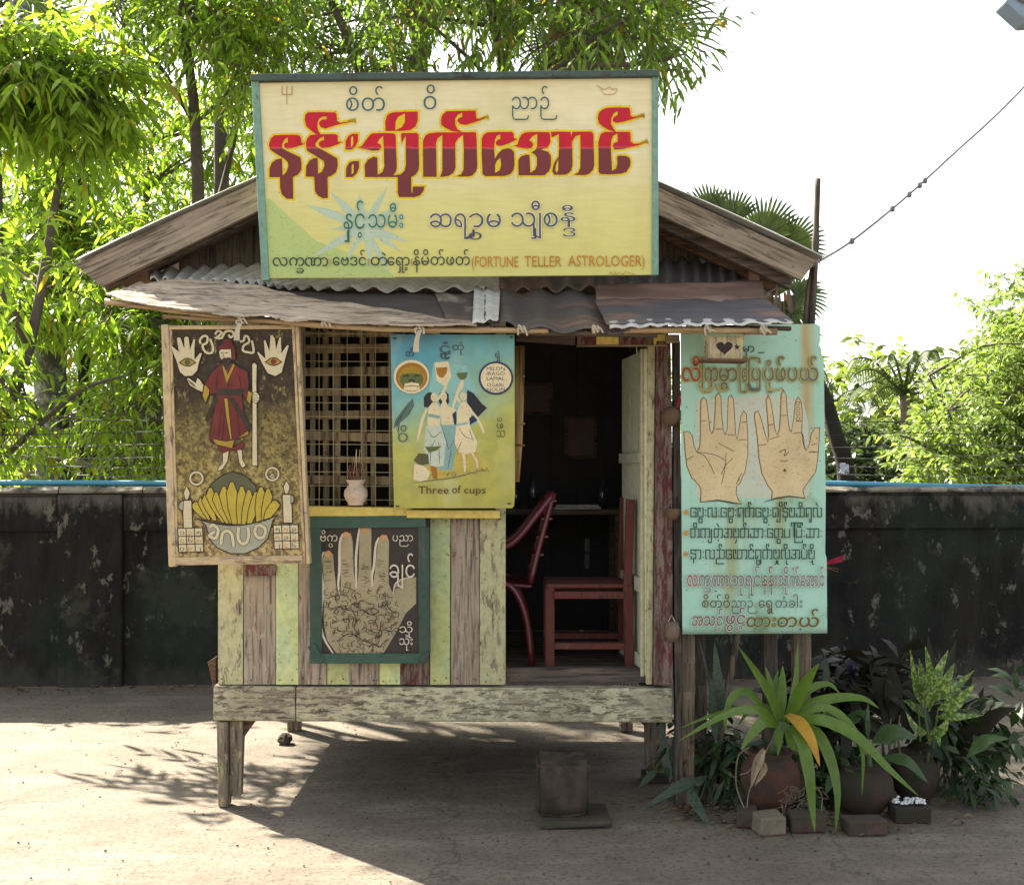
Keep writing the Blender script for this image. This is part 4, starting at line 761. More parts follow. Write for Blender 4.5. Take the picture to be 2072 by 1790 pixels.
for k in range(4): H.stroke([(275 + k * 14, 655 + k * 18), (360 + k * 10, 715 + k * 14)], 5, CHAR)
outl([(650, 500), (690, 470), (820, 470), (900, 520), (990, 560), (1010, 700), (1000, 780), (1050, 820), (1020, 960), (960, 880), (920, 800), (940, 1000), (1000, 1240), (1010, 1310), (850, 1370), (800, 1470), (560, 1400), (545, 1320), (600, 1000), (625, 830), (540, 830), (495, 940), (460, 840), (480, 720), (560, 590)], RED, 12)
outl([(690, 505), (745, 720), (850, 490), (820, 470), (760, 600), (720, 480)], MUST, 8); outl([(500, 720), (545, 780), (540, 840), (495, 940), (460, 850), (480, 740)], MUST, 8); outl([(1000, 790), (1050, 820), (1025, 960), (980, 900)], MUST, 8)
outl([(715, 880), (760, 880), (810, 1360), (790, 1380), (740, 1100)], MUST, 8); outl([(580, 1360), (740, 1390), (850, 1370), (1000, 1260), (1010, 1310), (840, 1370), (815, 1475), (620, 1430)], MUST, 8)
H.poly([(620, 770), (990, 770), (920, 850), (640, 850)], CHAR); outl([(770, 880), (830, 880), (1050, 1240), (1000, 1250)], CHAR, 6); outl([(600, 880), (650, 880), (520, 1160), (500, 1140)], CHAR, 6)
for l in ([(690, 1000), (650, 1340)], [(720, 1050), (700, 1380)], [(860, 960), (900, 1330)], [(640, 600), (620, 760)], [(890, 620), (930, 780)], [(800, 620), (760, 760)]): H.stroke(l, 7, INK)
outl([(655, 330), (680, 300), (800, 295), (805, 420), (760, 460), (700, 450), (665, 400)], BONE, 6); H.poly([(690, 420), (720, 405), (790, 400), (810, 430), (770, 530), (735, 550), (700, 480)], CHAR)
outl([(700, 200), (740, 175), (800, 195), (820, 250), (850, 300), (850, 430), (810, 430), (800, 300), (650, 305), (625, 285), (690, 250)], RED, 8)
for x in (690, 745): H.stroke([(x - 14, 348), (x + 16, 346)], 9, INK)
H.stroke([(718, 350), (700, 392), (722, 395)], 6, CHAR); H.stroke([(700, 418), (745, 415)], 7, RED)
outl([(640, 1440), (810, 1475), (940, 1380), (960, 1440), (920, 1490), (770, 1500), (700, 1530), (650, 1480)], RED, 7)
outl([(700, 1530), (775, 1500), (760, 1620), (700, 1720), (640, 1740), (650, 1700), (700, 1650)], BONE, 7); outl([(870, 1490), (930, 1490), (935, 1600), (975, 1680), (930, 1705), (895, 1640)], BONE, 7)
H.crop(400, 1130, 5.7556)
for cx, cy in ((465, 215), (1530, 155)): H.stroke([(cx + 90 * math.cos(a), cy + 90 * math.sin(a)) for a in np.linspace(.0, 6.28, 20)][:-1], 40, INK, True); H.stroke([(cx + 88 * math.cos(a), cy + 88 * math.sin(a)) for a in np.linspace(.0, 6.28, 20)][:-1], 26, BONE, True)
H.stroke([(1500, 185), (1530, 160), (1555, 185), (1530, 215)], 14, BONE, True)
outl([(600, 400), (700, 270), (820, 180), (960, 120), (1150, 180), (1300, 320), (1320, 480), (700, 520)], GRN, 14)
outl([(520, 790), (640, 830), (920, 870), (1230, 850), (1600, 740), (1540, 800), (1470, 1050), (1350, 1180), (1150, 1270), (950, 1270), (760, 1190), (660, 1080), (600, 880)], BOWL, 14)
bn = [(455, 540, 600, 790, 120), (520, 480, 640, 800, 60), (590, 440, 720, 810, 90), (660, 340, 850, 840, 110), (740, 400, 900, 850, 90), (850, 320, 960, 850, 115), (960, 260, 1000, 860, 125), (1100, 320, 1070, 860, 110), (1200, 370, 1120, 860, 100), (1300, 400, 1200, 850, 110), (1370, 330, 1330, 830, 110), (1470, 350, 1400, 810, 100), (1560, 520, 1440, 790, 130)]
for x0, y0, x1, y1, wd in bn:
    wd *= 1.3
    outl([(x0 - wd * .15, y0 + 8), (x0 + wd * .15, y0), (x0 + wd * .5, y0 + (y1 - y0) * .25), (x0 + wd * .5 + (x1 - x0) * .5, y0 + (y1 - y0) * .6), (x1 + wd * .3, y1), (x1 - wd * .2, y1), (x0 - wd * .45 + (x1 - x0) * .45, y0 + (y1 - y0) * .6), (x0 - wd * .45, y0 + (y1 - y0) * .25)], BANA, 12)
H.stroke([(470, 780), (640, 830), (920, 872), (1230, 850), (1610, 735)], 16, INK, sm=16)
for pl in ([(650, 900), (700, 870), (770, 930), (740, 1050), (650, 1020), (720, 960)], [(810, 1140), (830, 1000), (890, 950), (960, 1000), (990, 1170)], [(1190, 900), (1200, 1020), (1160, 1120), (1090, 1120), (1050, 1040), (1060, 900)], [(1360, 870), (1430, 920), (1420, 1020), (1350, 1050), (1290, 990), (1300, 900), (1360, 870)]):
    H.stroke(pl, 56, INK, sm=20); H.stroke(pl, 44, BONE, sm=20)
for x0, y0, fx in ((270, 520, 0), (1670, 440, 0)):
    outl([(x0, y0), (x0 + 130, y0), (x0 + 145, y0 + 400), (x0 + 15, y0 + 400)], BONE, 14); outl([(x0 + 60, y0 - 200), (x0 + 110, y0 - 100), (x0 + 80, y0 - 8), (x0 + 40, y0 - 8), (x0 + 15, y0 - 100)], BONE, 10)
outl([(290, 520), (230, 560), (220, 640), (280, 670)], BOWL, 10); outl([(1790, 440), (1835, 480), (1830, 550), (1790, 570)], BOWL, 10)
for x0, y0 in ((205, 915), (1545, 870)):
    H.poly([(x0, y0), (x0 + 345, y0 - 10), (x0 + 370, y0 + 330), (x0 + 15, y0 + 335)], BONE)
    for k in range(4):
        H.stroke([(x0 + 2 + 4 * k, y0 + 112 * k), (x0 + 350 + 6 * k, y0 - 8 + 112 * k)], 13, INK); H.stroke([(x0 + 116 * k, y0 - 3 * k), (x0 + 116 * k + 16, y0 + 335)], 13, INK)
    for r_ in range(3):
        for q in range(3): H.text('၁၂၃၄၅၆၇၈၉'[(r_ * 3 + q * 2 + (x0 > 900) * 4) % 9], x0 + 30 + q * 116, x0 + 92 + q * 116, y0 + 88 + r_ * 112, 46, ORNG if (r_ + q) % 2 else CHAR)
H.done('painted_picture', hb)
# ---- tarot board
m = NT('tarot_ground', .5); co = m.coord(); sx = m.n('ShaderNodeSeparateXYZ'); m.link(co, sx.inputs[0])
q = m.n('ShaderNodeMath', operation='MULTIPLY_ADD'); q.inputs[1].default_value = .35; m.link(m.noise(co, 4, 5, .6), q.inputs[0]); m.link(sx.outputs['Z'], q.inputs[2])
q2 = m.n('ShaderNodeMath', operation='MULTIPLY_ADD'); q2.inputs[1].default_value = -.42; m.link(sx.outputs['X'], q2.inputs[0]); m.link(q.outputs[0], q2.inputs[2])
c = m.ramp(q2.outputs[0], [(.16, RGB(176, 172, 84)), (.40, RGB(178, 180, 96)), (.52, RGB(150, 178, 142)), (.64, RGB(116, 172, 172)), (.8, RGB(84, 154, 176)), (.95, RGB(64, 124, 158))])
c = m.mix(m.ramp(m.noise(co, 14, 6, .6), [(.4, .25), (.6, 0)]), c, RGB(100, 120, 96)); c = m.mix(m.ramp(m.noise(m.coord((1, 1, .4)), 6, 5), [(.55, 0), (.72, .4)]), c, RGB(196, 200, 160)); TARG = m.col(c)
T = Board(675, 5.03, 1030, 5.27)
tb = thing('tarot_board', 'blue and yellow painted board of three women lettered Three of cups hanging over the window', 'sign', T.ptd(797, 1030))
T.panel([(790, 676), (1041, 677), (1042, 1000), (1040, 1024), (1036, 1028), (797, 1028)], .008, TARG, 'panel', tb)
T.crop(950, 800, 3.89)
SKINL = paint('figure_skin', RGB(220, 208, 170), .15, .6, 12, bump=0); ROBE = paint('robe_white', RGB(196, 208, 192), .2, .6, 9, bump=0); ROBE2 = paint('robe_blue', RGB(140, 178, 176), .25, .6, 9, bump=0); HAIR = paint('hair_ink', RGB(48, 52, 62), .3, .6, 14, bump=0); AQUA = paint('aqua_wash', RGB(140, 190, 186), .15, .6, 6, bump=0); CUP = paint('cup_gold', RGB(176, 122, 48), .35, .5, 12, bump=0); CUPG = paint('cup_green', RGB(104, 118, 66), .35, .5, 12, bump=0); NAVY = paint('navy_ring', RGB(38, 60, 92), .2, .6, 16, bump=0); CREAM = paint('cream', RGB(222, 208, 172), .1, .6, 10, bump=0); SAND = paint('sand_wash', RGB(196, 180, 92), .2, .6, 8, bump=0); WING = paint('wing_grey', RGB(96, 120, 112), .3, .6, 10, bump=0)
T.poly([(380, 600), (420, 340), (520, 320), (740, 360), (820, 560), (860, 900), (600, 1000), (380, 900)], AQUA); T.poly([(430, 330), (560, 320), (590, 460), (540, 560), (450, 500)], CREAM)
T.poly([(225, 670), (150, 750), (60, 870), (40, 960), (110, 900), (190, 830), (240, 740)], WING)
for k in range(5): T.stroke([(222, 676), (130 - k * 6, 800 + k * 22), (50 + k * 10, 900 + k * 30)], 7, HAIR if k % 2 else WING, sm=10)
T.poly([(360, 1310), (560, 1200), (860, 1180), (980, 1350), (860, 1380), (560, 1440), (380, 1440)], SAND)
def fig(h, hair, torso, arms, skirt, robe, folds):
    T.poly(hair, HAIR)
    for a in arms: T.stroke(a, 30, SKINL, sm=10, taper=.4)
    T.poly(torso, SKINL); T.poly(skirt, robe); T.poly([(h[0] + 32 * math.cos(a), h[1] + 44 * math.sin(a)) for a in np.linspace(0, 6, 14)], SKINL)
    T.stroke([(h[0] - 14, h[1] - 6), (h[0] - 4, h[1] - 6)], 4, HAIR); T.stroke([(h[0] + 6, h[1] - 6), (h[0] + 16, h[1] - 6)], 4, HAIR); T.stroke([(h[0] - 7, h[1] + 20), (h[0] + 8, h[1] + 20)], 4, RED)
    for f in folds: T.stroke(f, 7, WING, sm=8, taper=.6)
fig((518, 655), [(480, 620), (520, 595), (565, 630), (570, 700), (550, 760), (500, 750), (470, 700)], [(490, 740), (510, 690), (535, 690), (560, 740), (640, 780), (620, 930), (500, 930)], [[(600, 770), (640, 650), (670, 560), (700, 500)]], [(490, 920), (640, 920), (630, 1180), (600, 1350), (470, 1350), (450, 1100)], ROBE2, ([(500, 940), (540, 1060), (570, 1150), (630, 1040)], [(530, 1000), (520, 1300)], [(590, 1150), (560, 1330)]))
fig((428, 660), [(390, 610), (440, 640), (400, 760), (330, 750), (330, 660), (360, 620)], [(370, 760), (410, 710), (450, 710), (500, 780), (480, 940), (360, 950)], [[(360, 770), (320, 860), (290, 980), (270, 1080)], [(450, 700), (520, 600), (540, 540), (520, 480)]], [(350, 930), (490, 930), (540, 1080), (520, 1310), (400, 1330), (330, 1150)], ROBE, ([(360, 960), (420, 1040), (500, 980)], [(400, 1100), (390, 1300)], [(470, 1080), (480, 1300)], [(440, 1060), (370, 1200)]))
fig((705, 650), [(740, 590), (800, 620), (880, 720), (930, 760), (840, 850), (790, 780), (740, 720)], [(650, 780), (680, 710), (730, 700), (790, 780), (760, 930), (640, 930)], [[(780, 790), (840, 870), (880, 940), (900, 1000)], [(680, 720), (640, 640), (690, 560), (700, 480)]], [(640, 910), (760, 910), (840, 1090), (820, 1180), (720, 1200), (660, 1180), (620, 1090)], CREAM, ([(660, 950), (720, 1030), (790, 1060)], [(690, 1080), (640, 1180)], [(760, 960), (800, 1080)]))
T.stroke([(700, 1180), (715, 1260), (720, 1370)], 28, SKINL, sm=8, taper=.3); T.stroke([(780, 1180), (830, 1260), (840, 1330)], 24, SKINL, sm=8, taper=.3); T.stroke([(370, 830), (480, 850)], 30, ROBE2); T.stroke([(640, 925), (745, 905)], 22, AQUA); T.poly([(600, 820), (635, 790), (640, 920), (620, 920)], NAVY); T.poly([(760, 860), (800, 830), (840, 880), (770, 920)], NAVY)
T.poly([(445, 380), (555, 375), (545, 430), (510, 475), (480, 470), (455, 430)], CUP); T.poly([(640, 430), (745, 425), (735, 470), (705, 495), (675, 490), (650, 460)], CUPG); T.poly([(340, 1130), (500, 1125), (450, 1165), (380, 1185)], CUPG)
T.poly([(280, 1190), (370, 1200), (380, 1290), (300, 1310), (235, 1260)], GRN); T.poly([(240, 1290), (330, 1310), (390, 1370), (370, 1440), (300, 1460), (230, 1440)], CREAM); T.poly([(390, 1310), (450, 1320), (460, 1440), (420, 1430)], CUP)
T.stroke([(220, 1475), (400, 1450), (620, 1420), (850, 1360), (960, 1355)], 9, WING, sm=14, taper=.7)
for i in range(40): x = random.uniform(500, 950); y = 1410 - (x - 500) * .12 + random.uniform(-25, 20); T.stroke([(x, y), (x + random.uniform(-14, 14), y - random.uniform(6, 20))], 5, (WING, GRN, SAND)[i % 3])
def disc(cx, cy, rx, ry, mt): T.poly([(cx + rx * math.cos(a), cy + ry * math.sin(a)) for a in np.linspace(0, 6.15, 28)], mt)
disc(213, 465, 170, 160, CREAM); disc(215, 470, 150, 138, CUP); disc(215, 480, 125, 112, MUST); disc(215, 490, 112, 92, CUPG)
T.poly([(140, 400), (215, 360), (290, 400), (310, 440), (215, 430), (120, 440)], MUST); T.poly([(140, 590), (150, 530), (215, 520), (285, 530), (290, 590), (215, 600)], CREAM)
for x in (165, 265): T.stroke([(x - 28, 465), (x, 452), (x + 28, 462)], 12, HAIR)
T.stroke([(185, 510), (215, 490), (245, 510)], 14, HAIR); T.stroke([(150, 560), (215, 550), (285, 560)], 7, RED)
disc(1015, 480, 164, 158, NAVY); disc(1015, 478, 146, 140, CREAM)
for t, x0, x1, y in (('MILON', 928, 1098, 405), ('IRAGO', 928, 1098, 452), ('LAMAL', 928, 1098, 500), ('OGARI', 930, 1084, 560), ('NOLIM', 930, 1098, 605)): T.text(t, x0, x1, y, 34, NAVY); T.stroke([(x0 + 2, y + .5), (x0 + 3, y + .5)], 1, NAVY)
T.text('တိ', 158, 236, 272, 46, NAVY); T.text('ဠုံ', 480, 580, 240, 70, SLATE); T.text('ထုံ', 600, 710, 215, 52, SLATE); T.text('ရှဲ', 1005, 1060, 285, 44, SLATE); T.text('ဝိ', 85, 178, 1085, 88, WING); T.text('သ', 1020, 1102, 1040, 66, CUPG); T.text('ဖ', 1020, 1085, 960, 54, CUPG); T.text('ယ', 1025, 1075, 890, 34, CUPG)
T.text('Three', 278, 566, 1575, 72, BROWN); T.text('of', 598, 682, 1570, 72, BROWN); T.text('cups', 712, 918, 1572, 66, BROWN)
for x, y in ((55, 100), (1160, 90), (1140, 1665), (80, 1690)): T.stroke([(x - 16, y), (x + 16, y + 6)], 14, NAVY)
T.done('painted_picture', tb)
# ---- big hand board on the plank wall
PFRX = wood('dark_green_frame_x', (.12, .13, .11, 1), (.07, .075, .06, 1), 'x', RGB(66, 94, 80), .40); PFR = wood('dark_green_frame', (.12, .13, .11, 1), (.07, .075, .06, 1), 'z', RGB(62, 84, 74), .42)
BLACKB = paint('blackboard', RGB(66, 56, 52), .35, .7, 9); HANDC = paint('hand_tan', RGB(172, 160, 126), .38, .6, 7, RGB(120, 118, 82), .42, bump=0); NAIL = paint('nail_orange', RGB(204, 150, 96), .2, .6, 14, bump=0); CHALK = paint('chalk', RGB(206, 196, 176), .15, .7, 20, bump=0)
K = Board(1046, 5.335, 1343, 5.345)
kb = thing('hand_chart', 'dark green framed picture of one large tan hand on the plank wall', 'picture', K.ptd(628, 1340))
K.panel([(640, 1056), (852, 1056), (854, 1332), (642, 1332)], .012, BLACKB, 'panel', kb)
K.crop(720, 1240, 3.7)
K.poly([(375, 1310), (290, 1190), (262, 1050), (262, 700), (250, 470), (270, 395), (310, 380), (345, 420), (355, 560), (375, 720), (400, 800), (415, 700), (412, 400), (420, 250), (460, 215), (505, 230), (522, 300), (530, 560), (552, 725), (575, 600), (585, 170), (690, 170), (690, 500), (700, 710), (720, 600), (750, 290), (790, 240), (830, 245), (850, 300), (845, 600), (850, 690), (880, 760), (910, 690), (970, 640), (1095, 622), (1095, 860), (1000, 950), (920, 1110), (800, 1310)], HANDC)
for l, wd in (([(262, 395), (240, 450), (236, 600), (255, 720), (238, 900), (235, 1060), (265, 1180), (345, 1310)], 26), ([(432, 230), (405, 320), (402, 560), (392, 680), (402, 790)], 22), ([(582, 180), (566, 300), (552, 450), (553, 600), (553, 725)], 22), ([(760, 262), (730, 340), (715, 520), (698, 600), (698, 705)], 22), ([(890, 770), (905, 690), (960, 645), (1060, 622)], 14)): K.stroke(l, wd, CHALK, sm=18, taper=.5)
for cx, cy in ((300, 415), (462, 240), (637, 195), (800, 265)): K.poly([(cx + 30 * math.cos(a), cy + 26 * math.sin(a)) for a in np.linspace(0, 6, 12)], NAIL)
random.seed(5)
for i in range(210):
    x = random.uniform(280, 940); y = random.uniform(720, 1290)
    if x > 860 and y > 1100 or x < 330 and y > 1100: continue
    a = random.uniform(0, 6.3); ll = random.uniform(14, 55); K.stroke([(x, y), (x + ll * math.cos(a), y + ll * math.sin(a)), (x + ll * 1.5 * math.cos(a + .7), y + ll * 1.5 * math.sin(a + .7))], 5, INK if i % 3 else BROWN, sm=5)
for x0 in (300, 465, 635, 785):
    for k in range(16): y = random.uniform(460, 720); K.stroke([(x0 + random.uniform(-40, 40), y), (x0 + random.uniform(-40, 40), y + random.uniform(-10, 14))], 4, BROWN if k % 2 else INK)
for l in ([(640, 930), (700, 900), (760, 930), (700, 960), (640, 930)], [(820, 820), (850, 900), (915, 950)], [(380, 1200), (500, 1130), (640, 1200), (780, 1250)], [(430, 1000), (550, 1000), (540, 1080), (590, 1150)], [(560, 1000), (500, 900), (420, 960)], [(660, 1090), (760, 1120), (780, 1020)]): K.stroke(l, 7, INK, sm=14)
K.done('painted_hand', kb)
K.text('ဗိက', 232, 388, 298, 56, CHALK); K.text('ဝ', 308, 345, 352, 34, CHALK); K.text('ပညာ', 885, 1068, 298, 56, CHALK); K.text('ချင်', 855, 1085, 625, 120, CHALK); K.text('သို', 945, 1065, 1120, 56, CHALK); K.text('သုံး', 945, 1065, 1230, 60, CHALK)
K.done('chalk_lettering', kb); K.T = None
K.strip((628, 1057), (862, 1054), 24, PFRX, 'frame_bar', kb, .014); K.strip((627, 1331), (864, 1331), 20, PFRX, 'frame_bar', kb, .014); K.strip((639, 1068), (640, 1322), 24, PFR, 'frame_bar', kb, .011); K.strip((857, 1066), (859, 1322), 23, PFR, 'frame_bar', kb, .011)
K.strip((630, 1303), (652, 1338), 16, PFR, 'corner_patch', kb, .02, .0); K.strip((866, 1318), (850, 1338), 12, PFR, 'corner_patch', kb, .02, .0)
# ---- little wooden box with heart and star
BX = wood('box_wood', (.52, .44, .29, 1), (.36, .29, .18, 1), 'z', RGB(200, 182, 134), .5)
X = Board(676, 4.96, 730, 4.96)
xb = thing('heart_box', 'small pale hanging wooden box with heart and star holes painted dark and a shelf', 'box', X.ptd(1467, 730))
X.panel([(1424, 677), (1440, 681), (1502, 679), (1508, 676), (1502, 700), (1503, 727), (1432, 727), (1434, 700)], .012, BX, 'front_panel', xb)
b = MB(); b.add([X.ptd(x, y, -d) for d in (.013, .09) for x, y in ((1434, 682), (1502, 681), (1502, 727), (1433, 727))], [(0, 3, 2, 1), (4, 5, 6, 7), (0, 1, 5, 4), (1, 2, 6, 5), (2, 3, 7, 6), (3, 0, 4, 7)]); b.build('box_body', BX, xb)
b = MB(); b.add([X.ptd(x, y, d) for d in (.05, -.08) for x, y in ((1419, 726), (1510, 728), (1510, 733), (1419, 731))], [(0, 3, 2, 1), (4, 5, 6, 7), (0, 1, 5, 4), (1, 2, 6, 5), (2, 3, 7, 6), (3, 0, 4, 7)]); b.build('shelf', WRAFT, xb)
X.poly([(1466 + 16 * math.sin(a) ** 3 * 1.05, 703 - (13 * math.cos(a) - 5 * math.cos(2 * a) - 2 * math.cos(3 * a) - math.cos(4 * a)) * .95) for a in np.linspace(0, 6.28, 26)[:-1]], INK); X.poly([(1491 + (7 if i % 2 == 0 else 3) * math.sin(i * .628), 702 - (7 if i % 2 == 0 else 3) * math.cos(i * .628)) for i in range(10)], INK)
X.done('painted_cut_outs', xb)  # flat ink shapes paint the holes' inner shade on the solid front
# ------------------------------------------------------------------ trees
def leaf_cloud(base, d, L, W, droop, name, mat, parent, curl=0.0):
    """N leaves as one crown mesh: six-vertex blades that bend down towards their tip"""
    N = len(base); d = d / np.linalg.norm(d, axis=1, keepdims=True)
    up = rng.normal(0, .45, (N, 3)) + np.array([0, 0, 1.0]); sd = np.cross(d, up); sd /= np.maximum(1e-6, np.linalg.norm(sd, axis=1, keepdims=True))
    nn = np.cross(sd, d); V = np.zeros((N, 6, 3))
    for k, (t, h, sgn) in enumerate(((0, 0, 0), (.32, .46, 1), (.32, .46, -1), (.68, .42, 1), (.68, .42, -1), (1, 0, 0))):
        p = base + d * (L * t)[:, None] + sd * (W * h * sgn)[:, None]; p[:, 2] -= droop * L * t * t; p += nn * (abs(sgn) * W * .16)[:, None]
        V[:, k] = p
    off = OFF[parent.name]; V -= np.array(off)
    me = bpy.data.meshes.new(name); F = np.array([0, 2, 1, 1, 2, 4, 3, 3, 4, 5]); nv = N * 6
    loops = (np.arange(N)[:, None] * 6 + F[None]).ravel().astype(np.int32)
    me.vertices.add(nv); me.vertices.foreach_set('co', V.ravel().astype(np.float32)); me.loops.add(len(loops)); me.loops.foreach_set('vertex_index', loops)
    me.polygons.add(N * 3); st = (np.arange(N)[:, None] * 10 + np.array([0, 3, 7])[None]).ravel().astype(np.int32)
    me.polygons.foreach_set('loop_start', st); me.polygons.foreach_set('loop_total', np.tile(np.array([3, 4, 3], np.int32), N)); me.update(calc_edges=True); me.validate()
    me.materials.append(mat); o = bpy.data.objects.new(name, me); C.objects.link(o); o.parent = parent; OFF[o.name] = off
    return o
def crown(clusters, nt_, nl, L, W, droop, mat, parent, wood_mb=None, spread=1.0, hang=.5, name='crown', tw=.36):
    """clusters: (centre, radius). Each holds twigs with alternate drooping leaves"""
    Bs, Ds, Ls, Ws = [], [], [], []
    for c, r_ in clusters:
        c = np.array(c); n = max(2, int(nt_ * random.uniform(.6, 1.3)))
        for k in range(n):
            o = rng.normal(0, 1, 3); o /= np.linalg.norm(o); s = c + o * r_ * rng.random() ** .4 * np.array([1, 1, .85])
            td = o * .8 + rng.normal(0, .5, 3) + np.array([0, 0, -.25 * hang]); td /= np.linalg.norm(td); tl = tw * rng.uniform(.6, 1.3) * spread
            m_ = max(4, int(nl * rng.uniform(.7, 1.25))); t = np.linspace(.05, 1, m_)
            pts = s + np.outer(t, td) * tl; pts[:, 2] -= .22 * hang * tl * t ** 2
            if wood_mb is not None: wood_mb.tube([pts[0] - td * .05, pts[m_ // 2], pts[-1]], [.005, .0035, .0015], 3, cap=False)
            side = np.cross(td, [0, 0, 1]); side /= np.linalg.norm(side) + 1e-6; sg = np.where(np.arange(m_) % 2, 1, -1)[:, None]
            dd = td * rng.uniform(.3, .9) + side * sg * .8 + rng.normal(0, .3, (m_, 3)) + np.array([0, 0, -hang]) * rng.uniform(.4, 1.3, (m_, 1))
            Bs.append(pts); Ds.append(dd); Ls.append(L * rng.uniform(.65, 1.25, m_)); Ws.append(W * rng.uniform(.75, 1.25, m_))
    return leaf_cloud(np.concatenate(Bs), np.concatenate(Ds), np.concatenate(Ls), np.concatenate(Ws), droop, name, mat, parent)
LEAF1 = leafmat('willow_leaf', (.18, .28, .03, 1), (.30, .44, .05, 1), .6, (.40, .26, .03, 1))
LEAF2 = leafmat('willow_leaf_deep', (.11, .19, .03, 1), (.19, .29, .05, 1), .55, (.34, .2, .03, 1))
LEAF3 = leafmat('bush_leaf', (.14, .21, .045, 1), (.24, .33, .08, 1), .5)
LEAF4 = leafmat('dark_bush_leaf', (.035, .06, .014, 1), (.06, .10, .022, 1), .4)
LEAFF = leafmat('far_leaf', (.13, .18, .04, 1), (.22, .28, .06, 1), .5)
PALMG = leafmat('palm_blade', (.05, .075, .022, 1), (.09, .13, .035, 1), .4, tcol=(1.3, 1.35, .5, 1)); PALMD = leafmat('dead_frond', (.10, .065, .035, 1), (.16, .11, .06, 1), .25, tcol=(1.2, 1, .7, 1))
BARKT = paint('tree_bark', (.14, .115, .09, 1), .5, .95, 18, bump=.6); BARKD = paint('dark_bark', (.035, .03, .026, 1), .5, .95, 18, bump=.6)
LICH = paint('lichen_trunk', (.12, .118, .105, 1), .4, .95, 7, (.34, .35, .31, 1), .50, bump=.6)
def limbs(mb, path, r0, r1, n=7):
    pts = smooth(path, 14); mb.tube(pts, [r0 + (r1 - r0) * i / (len(pts) - 1) for i in range(len(pts))], n)
def sunny(c):
    """leave the sun's way free to the lit yard at the left and to the strip of light behind the booth"""
    gx, gy = c.x + .78 * c.z, c.y - .743 * c.z
    if gx < -.95 and 4 < gy < 7.5: return True
    if -1.9 < gx < 1.5 and 6.1 < gy < 8.0: return random.random() > .03
    return -1.8 < gx < -.4 and 5.0 < gy < 7.2
def regions(n, boxes, keep=None, Y=(8.9, 11)):
    out = []
    while len(out) < n:
        x0, x1, y0, y1 = random.choices(boxes, [(q[1] - q[0]) * (q[3] - q[2]) for q in boxes])[0]
        x, y, yy = random.uniform(x0, x1), random.uniform(y0, y1), random.uniform(*Y)
        if keep and not keep(x, y): continue
        if sunny(P(x, y, yy)): continue
        if (812 < x < 892 and 25 < y < 150 or 1085 < x < 1275 and -30 < y < 145) and yy < 12.6 and random.random() < .85: continue
        if 30 < x < 225 and 655 < y < 985 and yy < 12.8 and random.random() < .93: continue      # the palm trunks stay in view
        out.append(P(x, y, yy))
    return out
def gaps(x, y):
    for cx, cy, rx, ry in ((265, 92, 75, 42), (420, 85, 34, 26), (30, 730, 42, 62), (235, 725, 48, 42), (5, 880, 20, 120), (310, 400, 14, 16), (190, 300, 8, 8), (8, 60, 12, 60)):
        if ((x - cx) / rx) ** 2 + ((y - cy) / ry) ** 2 < 1: return False
    return True
def leafy(name, label, base, trunks, cl, r_, mat, bark=BARKT, nt_=10, nl=9, L=.125, W=.027, cat='tree', group=None, hang=.7, reach=True):
    t = thing(name, label, cat, base, group); b = MB()
    for path, r0, r1 in trunks: limbs(b, path, r0, r1)
    b.build('trunk', bark, t, smooth_=True)
    b = MB(); anchors = [p for path, _, _ in trunks for p in smooth(path, 10)[3:]]
    if reach:
        for c in cl:
            a = min(anchors, key=lambda q: (q - c).length + max(0, q.z - c.z) * .6); mid = a.lerp(c, .5) + Vector((random.uniform(-.15, .15), random.uniform(-.15, .15), .12)); l = (a - c).length
            b.tube(smooth([a, mid, c], 6), [.006 + .009 * l * (1 - i / 6) for i in range(7)], 5, cap=False)
    crown([(c, r_ * random.uniform(.7, 1.3)) for c in cl], nt_, nl, L, W, .25, mat, t, b if reach else None, hang=hang)
    if b.v: b.build('branch', bark, t, smooth_=True)
    return t
# the bright leafy tree in front of the left palms, with a limb that hangs over the lit ground outside the picture
cl1 = regions(62, [(-60, 230, 90, 560), (-40, 50, 770, 930), (-20, 320, 560, 650)], lambda x, y: gaps(x, y) and (not (65 < x < 200 and 600 < y < 970) or random.random() < .2), (9.0, 10.2)) + regions(14, [(-120, 60, 60, 420)], gaps, (8.7, 9.2))
leafy('willow_leaf_tree', 'bright green drooping leaved tree in front of the palm trunks at the far left', P(-40, 0, 9.9).xy.to_3d(), [([P(-60, 1400, 9.9), P(-20, 950, 9.8), P(60, 700, 9.7), P(110, 420, 9.6), P(150, 180, 9.7)], .075, .02), ([P(-20, 950, 9.8), P(150, 800, 9.5), P(250, 760, 9.3)], .03, .01), ([P(60, 700, 9.7), P(-40, 500, 9.2), P(-120, 400, 8.7), Vector((-4.2, 8.0, 3.2))], .04, .012)],
      cl1 + [Vector((-3.75 + random.uniform(-.35, .45), 7.95 + random.uniform(-.22, .22), 3.02 + random.uniform(-.2, .2))) for _ in range(4)], .30, LEAF1, L=.17, W=.04)
cl2 = regions(112, [(190, 540, -60, 560), (200, 330, 700, 960), (230, 420, 480, 690)], gaps, (9.8, 11.0))
